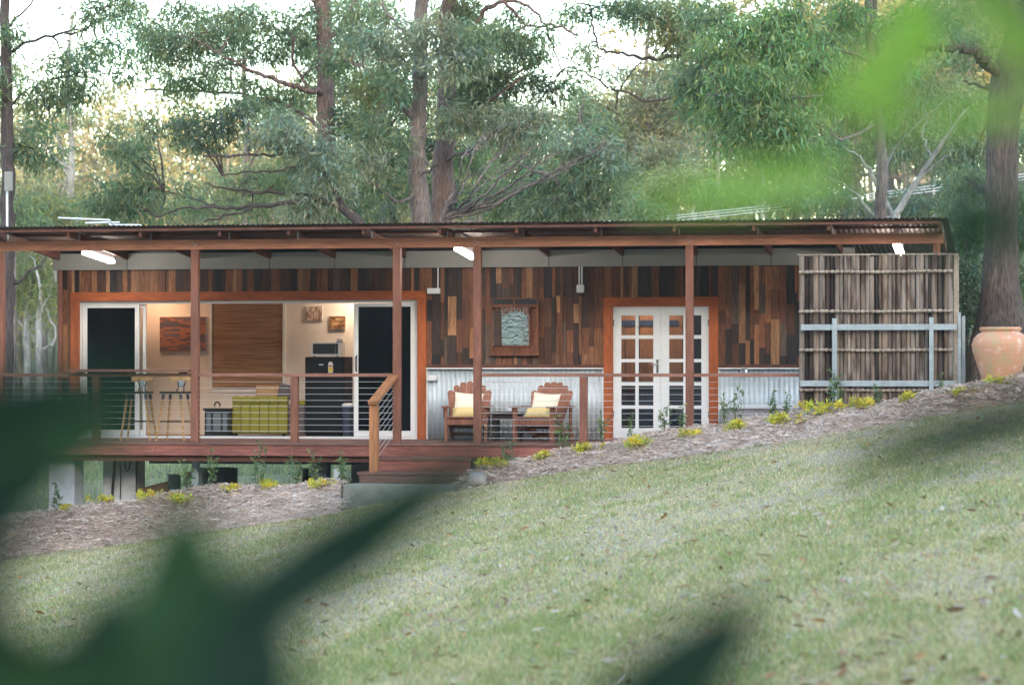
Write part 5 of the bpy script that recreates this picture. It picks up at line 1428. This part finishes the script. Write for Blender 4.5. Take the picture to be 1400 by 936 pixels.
# ------------------------------------------------------------------ lawn grass
def lawn_points(N, rng, d0=9.5, d1=40):
    """points on the lawn in the wedge in front of the camera, equal density on screen"""
    d = 1 / (1 / d1 + rng.random(N) * (1 / d0 - 1 / d1)); d = np.where(rng.random(N) < .45, rng.uniform(d0, d1, N), d)
    a = rng.uniform(-R(24), R(4), N)
    X = d * np.tan(a); Y = -40 + d
    z = ground_z(X, Y)
    ok = Y < -1.0
    return X[ok], Y[ok], z[ok], d[ok]
_eu = np.arange(-150, 1600, 10.0); _ep = [edge_pt(u) for u in _eu]
EX = np.array([p.x for p in _ep]); EY = np.array([p.y for p in _ep])
rng = np.random.default_rng(5)
X, Y, Z, D = lawn_points(640000, rng)
gap = (X > PX(470, -1.6)) & (X < PX(634, -1.6))
lim = np.where(gap, -1.62, np.interp(X, EX, EY) + .12)
ok = Y < lim + rng.normal(0, .10, len(X)) * (~gap); X, Y, Z, D = X[ok], Y[ok], Z[ok], D[ok]
N = len(X)
tn = np.clip(lawn_tone(X, Y) + rng.normal(0, .18, N), 0, 1)
keep = rng.random(N) < (.75 + .3 * tn); X, Y, Z, D, tn = X[keep], Y[keep], Z[keep], D[keep], tn[keep]; N = len(X)
h = rng.uniform(.018, .05, N) * (.6 + .65 * tn); wd = rng.uniform(.0022, .005, N) * (.75 + D / 26)
th = rng.uniform(0, 2*math.pi, N); lean = rng.uniform(.1, 1.1, N) * h
la_ = rng.uniform(0, 2*math.pi, N)
b0 = np.stack([X, Y, Z - .004], 1); sd_ = np.stack([np.cos(th), np.sin(th), 0*th], 1) * wd[:, None]
tip = b0 + np.stack([np.cos(la_) * lean, np.sin(la_) * lean, h], 1)
v = np.stack([b0 - sd_, b0 + sd_, tip], 1)
cg = np.array([.295, .315, .15]); cy = np.array([.58, .50, .355]); cb = np.array([.40, .29, .20])
mixr = (rng.random(N) < tn * .92)[:, None]
c = np.where(mixr, cg * rng.uniform(.65, 1.35, (N, 1)), np.where((rng.random(N) < .7)[:, None], cy, cb) * rng.uniform(.7, 1.2, (N, 1)))
c = c * np.concatenate([1 + rng.normal(0, .12, (N, 1)), np.ones((N, 1)), np.ones((N, 1))], 1)
o = npmesh('grass', v.reshape(-1, 3), np.arange(N * 3).reshape(-1, 3), np.repeat(np.clip(c, .01, .9), 3, 0), 'grass_blade')
tag(o, 'short patchy green and straw coloured lawn grass on the slope', 'grass', kind='stuff')
# coarser tufts
Xt, Yt, Zt, Dt = lawn_points(5200, rng)
okt = (Yt < np.where((Xt > PX(470, -1.6)) & (Xt < PX(634, -1.6)), -1.75, np.interp(Xt, EX, EY))) & (rng.random(len(Xt)) < lawn_tone(Xt, Yt) * 1.3); Xt, Yt, Zt = Xt[okt], Yt[okt], Zt[okt]
n_b = 16; N = len(Xt) * n_b; X = np.repeat(Xt, n_b) + rng.normal(0, .035, N); Y = np.repeat(Yt, n_b) + rng.normal(0, .04, N); Z = ground_z(X, Y)
h = rng.uniform(.03, .075, N); la_ = rng.uniform(0, 2*math.pi, N); th = rng.uniform(0, 2*math.pi, N)
b0 = np.stack([X, Y, Z - .004], 1); sd_ = np.stack([np.cos(th), np.sin(th), 0*th], 1) * .0045
tip = b0 + np.stack([np.cos(la_) * h * .7, np.sin(la_) * h * .7, h], 1)
c = np.where((np.repeat(rng.random(len(Xt)), n_b) < .72)[:, None], np.array([.24, .275, .115]), np.array([.48, .40, .26])) * rng.uniform(.7, 1.25, (N, 1))
o = npmesh('grass_tufts', np.stack([b0 - sd_, b0 + sd_, tip], 1).reshape(-1, 3), np.arange(N * 3).reshape(-1, 3), np.repeat(c, 3, 0), 'grass_blade')
tag(o, 'coarser grass tufts dotted through the short lawn', 'grass', kind='stuff')
# longer grass under and behind the raised end of the deck
N = 45000; X = rng.uniform(-19, -8.5, N); Y = rng.uniform(.6, 26, N); Z = ground_z(X, Y); h = rng.uniform(.05, .22, N)
th = rng.uniform(0, 2*math.pi, N); b0 = np.stack([X, Y, Z - .01], 1); sd_ = np.stack([np.cos(th), np.sin(th), 0*th], 1) * .006
tip = b0 + np.stack([rng.normal(0, .05, N), rng.normal(0, .05, N), h], 1)
c = np.where((rng.random(N) < .5)[:, None], np.array([.50, .47, .30]), np.array([.28, .33, .15])) * rng.uniform(.7, 1.2, (N, 1))
o = npmesh('long_grass', np.stack([b0 - sd_, b0 + sd_, tip], 1).reshape(-1, 3), np.arange(N * 3).reshape(-1, 3), np.repeat(c, 3, 0), 'grass_blade')
tag(o, 'longer pale grass seen beneath the raised deck', 'grass', kind='stuff')
# fallen leaves and bark bits
X, Y, Z, D = lawn_points(20000, rng)
lim = np.where((X > PX(470, -1.6)) & (X < PX(634, -1.6)), -1.7, np.interp(X, EX, EY) - .05); ok = (Y < lim) & (rng.random(len(X)) < .35 + .65 * (vnoise(X * .6, Y * .6, 66)) ** 1.5); X, Y, Z, D = X[ok], Y[ok], Z[ok], D[ok]; N = len(X)
th = rng.uniform(0, 2*math.pi, N); a = np.stack([np.cos(th), np.sin(th), rng.normal(0, .25, N)], 1)
L = .018 + .095 * rng.random((N, 1)) ** 2.4; W = L * rng.uniform(.07, .2, (N, 1)); s = norm(np.cross(a, np.array([0, 0, 1.0]) + rng.normal(0, .35, (N, 3)))); up = np.cross(s, a)
p = np.stack([X, Y, Z + rng.uniform(.012, .04, N)], 1)
v = np.empty((N, 6, 3)); cu = rng.uniform(-.12, .12, (N, 1))
v[:, 0] = p - a*L*.5; v[:, 1] = p - a*L*.15 + s*W; v[:, 2] = p + a*L*.2 + s*W*.9 + up*L*cu; v[:, 3] = p + a*L*.5 + up*L*cu*2; v[:, 4] = p + a*L*.2 - s*W*.9 + up*L*cu; v[:, 5] = p - a*L*.15 - s*W
pal = np.array([[.30, .13, .055], [.42, .30, .21], [.20, .095, .055], [.42, .35, .28], [.36, .21, .10], [.22, .14, .10], [.44, .37, .30], [.40, .21, .07], [.26, .15, .10], [.34, .26, .18]])
c = pal[rng.integers(0, len(pal), N)] * rng.uniform(.75, 1.2, (N, 1))
o = npmesh('leaf_litter', v.reshape(-1, 3), np.arange(N * 6).reshape(-1, 6), np.repeat(c, 6, 0), 'litter_leaf')
tag(o, 'scattered fallen brown and grey gum leaves on the lawn', 'leaf litter', kind='stuff')

# ------------------------------------------------------------------ bed plants
def on_bed(u, v):
    """nearest bed vertex that shows at that pixel"""
    best = None
    for A in BEDS:
        A = A[:, :22]
        d = A.reshape(-1, 3) - np.array(CAM)
        f_ = d @ np.array(_F); uu = CX + F_PX * (d @ np.array(_R)) / f_; vv = CY - F_PX * (d @ np.array(_U)) / f_
        e = (uu - u) ** 2 + (vv - v) ** 2; k = int(np.argmin(e))
        if best is None or e[k] < best[0]: best = (e[k], A.reshape(-1, 3)[k])
    return Vector(best[1])
def yellow_mesh(seed):
    r = np.random.default_rng(seed); n_ = 12
    cc = np.stack([r.normal(0, .085, n_), r.normal(0, .07, n_), r.uniform(.05, .13, n_)], 1); cr = np.tile([.055, .055, .05], (n_, 1))
    v_, f_, c_ = leaf_cloud(cc, cr, 26, .055, -.5, r, (.60, .52, .09), .25, (.36, .40, .10), .38)
    tv, tf = twig_set(np.zeros((n_, 3)) + r.normal(0, .015, (n_, 3)) * [1, 1, 0], cc, np.full((n_, 1), .004), np.full((n_, 1), .002), r)
    return (v_, f_, c_), (tv, tf)
def raw(name, v_, f_, c_, mat):
    o = npmesh(name, v_, f_, c_, mat); me = o.data; bpy.data.objects.remove(o); return me
YM_ = []
for k in range(4):
    (a, b_, c), (tv, tf) = yellow_mesh(300 + k); YM_.append((raw('leaves', a, b_, c, 'leaf'), raw('stems', tv, tf, None, 'twig_green')))
left = [(88, 698), (141, 689), (203, 683), (250, 689), (317, 676), (367, 671), (436, 667)]
right = [(676, 641), (743, 629), (797, 619), (872, 612), (943, 600), (1007, 589), (1068, 581), (1123, 568), (1178, 560), (1245, 550), (1318, 540), (1372, 527)]
def plant(name, label, cat, grp, loc, mA, mB, sc_, rz_, nmA='leaves', nmB='stems'):
    t = thing(name, label, cat, loc, grp)
    for nm, me in ((nmA, mA), (nmB, mB)):
        o = bpy.data.objects.new(nm, me); col.objects.link(o); o.parent = t
    t.scale = sc_; t.rotation_euler.z = rz_
    return t
rr = random.Random(3)
allp = [(u, v, f'yellow leaved clump on the mulch, {ORD[6 - k]} one left of the steps') for k, (u, v) in enumerate(left)] + \
       [(u, v, f'yellow leaved clump on the mulch, {ORD[k]} one right of the steps') for k, (u, v) in enumerate(right)]
for k, (u, v, lab) in enumerate(allp):
    s = rr.uniform(.7, 1.08); mA, mB = YM_[k % 4]
    plant('yellow_plant', lab, 'plant', 'yellow plants along the mulch bank', on_bed(u, v) + Vector((0, 0, -.01)), mA, mB, (s * rr.uniform(1.0, 1.3), s, s * rr.uniform(.8, 1.1)), rr.uniform(0, 6))
def seedling(seed, h_):
    r = np.random.default_rng(seed); n_ = 3; TA, TB, LV = [], [], []
    for k in range(n_):
        tip = np.array([r.normal(0, .05), r.normal(0, .05), h_ * r.uniform(.6, 1)]); TA.append(np.array([r.normal(0, .012), r.normal(0, .012), -.02])); TB.append(tip)
        for q in range(7): LV.append(TA[-1] + (tip - TA[-1]) * (.3 + .7 * q / 6))
    LV = np.array(LV); a, b_, c = leaf_cloud(LV, np.full((len(LV), 3), .02), 4, .065, -.35, r, (.12, .18, .09), .25, (.22, .30, .11), .34)
    tv, tf = twig_set(TA, TB, np.full((n_, 1), .005), np.full((n_, 1), .0025), r, 0)
    return raw('leaves', a, b_, c, 'leaf'), raw('stems', tv, tf, None, 'twig_green')
SM = [seedling(400 + k, .42 + .05 * k) for k in range(4)]
sl_ = [(75, 690, 1.0), (258, 672, 1.05), (293, 664, 1.15), (355, 663, 1.2), (408, 662, 1.05), (433, 660, 1.1), (478, 662, 1.0), (494, 660, .8)]
sr_ = [(690, 634, .9), (766, 612, 1.15), (820, 604, 1.0), (862, 600, .7), (910, 590, .95), (930, 588, .9), (990, 576, 1.0), (1004, 575, 1.0), (1060, 571, .9), (1076, 569, .8), (1137, 560, 1.2), (1150, 557, .9), (1200, 551, .75), (1285, 535, .6)]
for k, (u, v, s) in enumerate(sl_):
    plant('seedling', f'slim green seedling on the mulch, {ORD[len(sl_) - 1 - k]} one left of the steps', 'seedling', 'green seedlings along the mulch bank', on_bed(u, v), *SM[k % 4], (s, s, s), rr.uniform(0, 6))
for k, (u, v, s) in enumerate(sr_):
    plant('seedling', f'slim green seedling on the mulch, {ORD[k]} one right of the steps', 'seedling', 'green seedlings along the mulch bank', on_bed(u, v), *SM[k % 4], (s, s, s), rr.uniform(0, 6))

# ------------------------------------------------------------------ near shrubs the photograph looks through
def blade(A, B, wpx, d, bow=.06):
    """lens-shaped leaf blade with a folded midrib, from base A to tip B"""
    A, B = Vector(A), Vector(B); L = (B - A).length; ax = (B - A).normalized()
    wv = (wpx / F_PX * d) / 2
    sdv = ax.cross(_F).normalized(); nv = sdv.cross(ax)
    nv = (nv + sdv * .0).normalized(); N = 14; vs2, fs2 = [], []
    for i in range(N + 1):
        t = i / N; wd = wv * (math.sin(math.pi * min(1, t * .94 + .03) ** .8) ** .85) + .0008
        c = A + ax * L * t + nv * (bow * L * math.sin(math.pi * t))
        for s in (-1, -.5, 0, .5, 1): vs2.append(c + sdv * wd * s + nv * (-abs(s) * wd * .35 + .004 * math.sin(t * 17 + s * 3)))
    for i in range(N):
        for j in range(4): fs2.append((i*5+j, i*5+j+1, (i+1)*5+j+1, (i+1)*5+j))
    return vs2, fs2
NEAR = .88
def near_shrub(name, label, stems, leaves):
    base = stems[0][0]; t = thing(name, label, 'shrub', base)
    for k, s in enumerate(stems):
        n_ = len(s); pp, rr_ = smooth_path([Vector(q) for q in s], [.011 * (1 - .6 * i / n_) * (1 if k == 0 else .45) for i in range(n_)], 5)
        MB().tube(pp, rr_, 7).build('stem', 'twig_green', t, 60)
    nodes = [Vector(q) for s in stems for i in range(len(s) - 1) for q in [Vector(s[i]).lerp(Vector(s[i+1]), f / 5) for f in range(6)]]
    for (u0, v0, u1, v1, w_, d, mat) in leaves:
        d *= NEAR
        A, B = PD(u0, v0, d), PD(u1, v1, d * 1.03)
        vs2, fs2 = blade(A, B, w_, d)
        o = MB().add(vs2, fs2).build('leaf', mat, t, 180); o.modifiers.new('thick', 'SOLIDIFY').thickness = .0006
        q = min(nodes, key=lambda z: (z - A).length)
        MB().tube([q, q.lerp(A, .5) + Vector((0, 0, -.01)), A], .0018, 5).build('petiole', 'twig_green', t, 60)
g0 = Vector((PD(-260, 700, 1.25 * NEAR).x, PD(-260, 700, 1.25 * NEAR).y, 0)); g0.z = gz(g0.x, g0.y) - .03
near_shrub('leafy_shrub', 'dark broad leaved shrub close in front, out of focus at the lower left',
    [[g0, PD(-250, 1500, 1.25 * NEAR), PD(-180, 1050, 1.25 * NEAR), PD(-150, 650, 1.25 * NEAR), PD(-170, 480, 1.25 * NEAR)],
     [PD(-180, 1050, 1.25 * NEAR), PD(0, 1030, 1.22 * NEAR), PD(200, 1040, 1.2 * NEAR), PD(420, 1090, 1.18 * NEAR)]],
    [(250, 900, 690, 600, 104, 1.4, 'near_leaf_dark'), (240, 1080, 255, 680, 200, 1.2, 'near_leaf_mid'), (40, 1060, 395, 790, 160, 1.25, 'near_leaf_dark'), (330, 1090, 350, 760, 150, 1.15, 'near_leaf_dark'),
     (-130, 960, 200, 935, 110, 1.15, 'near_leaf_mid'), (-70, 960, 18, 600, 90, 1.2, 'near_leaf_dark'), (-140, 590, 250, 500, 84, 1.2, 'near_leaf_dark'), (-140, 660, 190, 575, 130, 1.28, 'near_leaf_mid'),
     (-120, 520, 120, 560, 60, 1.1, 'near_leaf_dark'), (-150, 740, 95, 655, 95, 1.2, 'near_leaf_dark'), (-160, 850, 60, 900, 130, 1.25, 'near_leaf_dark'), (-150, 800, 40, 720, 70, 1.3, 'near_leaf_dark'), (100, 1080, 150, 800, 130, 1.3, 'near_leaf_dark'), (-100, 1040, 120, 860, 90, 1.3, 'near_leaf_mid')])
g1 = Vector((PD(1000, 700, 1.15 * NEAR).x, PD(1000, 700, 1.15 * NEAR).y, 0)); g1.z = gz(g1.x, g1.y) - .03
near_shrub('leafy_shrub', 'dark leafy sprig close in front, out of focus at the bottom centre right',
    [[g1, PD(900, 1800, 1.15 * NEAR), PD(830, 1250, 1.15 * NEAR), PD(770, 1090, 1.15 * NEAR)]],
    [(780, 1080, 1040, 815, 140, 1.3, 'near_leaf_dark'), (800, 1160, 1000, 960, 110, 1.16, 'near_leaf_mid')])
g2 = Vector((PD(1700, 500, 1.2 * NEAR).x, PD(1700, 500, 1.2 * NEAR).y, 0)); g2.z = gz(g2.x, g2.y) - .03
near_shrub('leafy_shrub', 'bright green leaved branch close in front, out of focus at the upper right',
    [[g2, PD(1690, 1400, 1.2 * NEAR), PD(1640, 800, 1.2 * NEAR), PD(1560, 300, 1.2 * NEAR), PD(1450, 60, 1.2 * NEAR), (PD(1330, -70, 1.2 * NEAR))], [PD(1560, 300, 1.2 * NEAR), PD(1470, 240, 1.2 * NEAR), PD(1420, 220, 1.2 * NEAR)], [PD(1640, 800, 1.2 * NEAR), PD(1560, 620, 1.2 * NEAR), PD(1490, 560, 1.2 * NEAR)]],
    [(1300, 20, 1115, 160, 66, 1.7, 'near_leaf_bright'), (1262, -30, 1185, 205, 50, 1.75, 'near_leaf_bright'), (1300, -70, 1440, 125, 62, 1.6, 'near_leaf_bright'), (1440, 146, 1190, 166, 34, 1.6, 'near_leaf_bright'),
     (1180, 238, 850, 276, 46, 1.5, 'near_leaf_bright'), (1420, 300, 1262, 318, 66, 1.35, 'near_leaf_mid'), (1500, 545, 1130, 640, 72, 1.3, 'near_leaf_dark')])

# ------------------------------------------------------------------ air
hz_m = bpy.data.materials.new('haze_air'); hz_m.use_nodes = True
hn = hz_m.node_tree; hn.nodes.remove(hn.nodes['Principled BSDF'])
pv = hn.nodes.new('ShaderNodeVolumePrincipled'); pv.inputs['Color'].default_value = (1.0, .97, .94, 1); pv.inputs['Density'].default_value = .0003; pv.inputs['Anisotropy'].default_value = .1
hn.links.new(pv.outputs[0], hn.nodes['Material Output'].inputs['Volume'])
hb = MB().box(-1000, 1000, -800, 1600, -14, 75).build('haze', None); hb.data.materials.append(hz_m)
hb['kind'] = 'stuff'
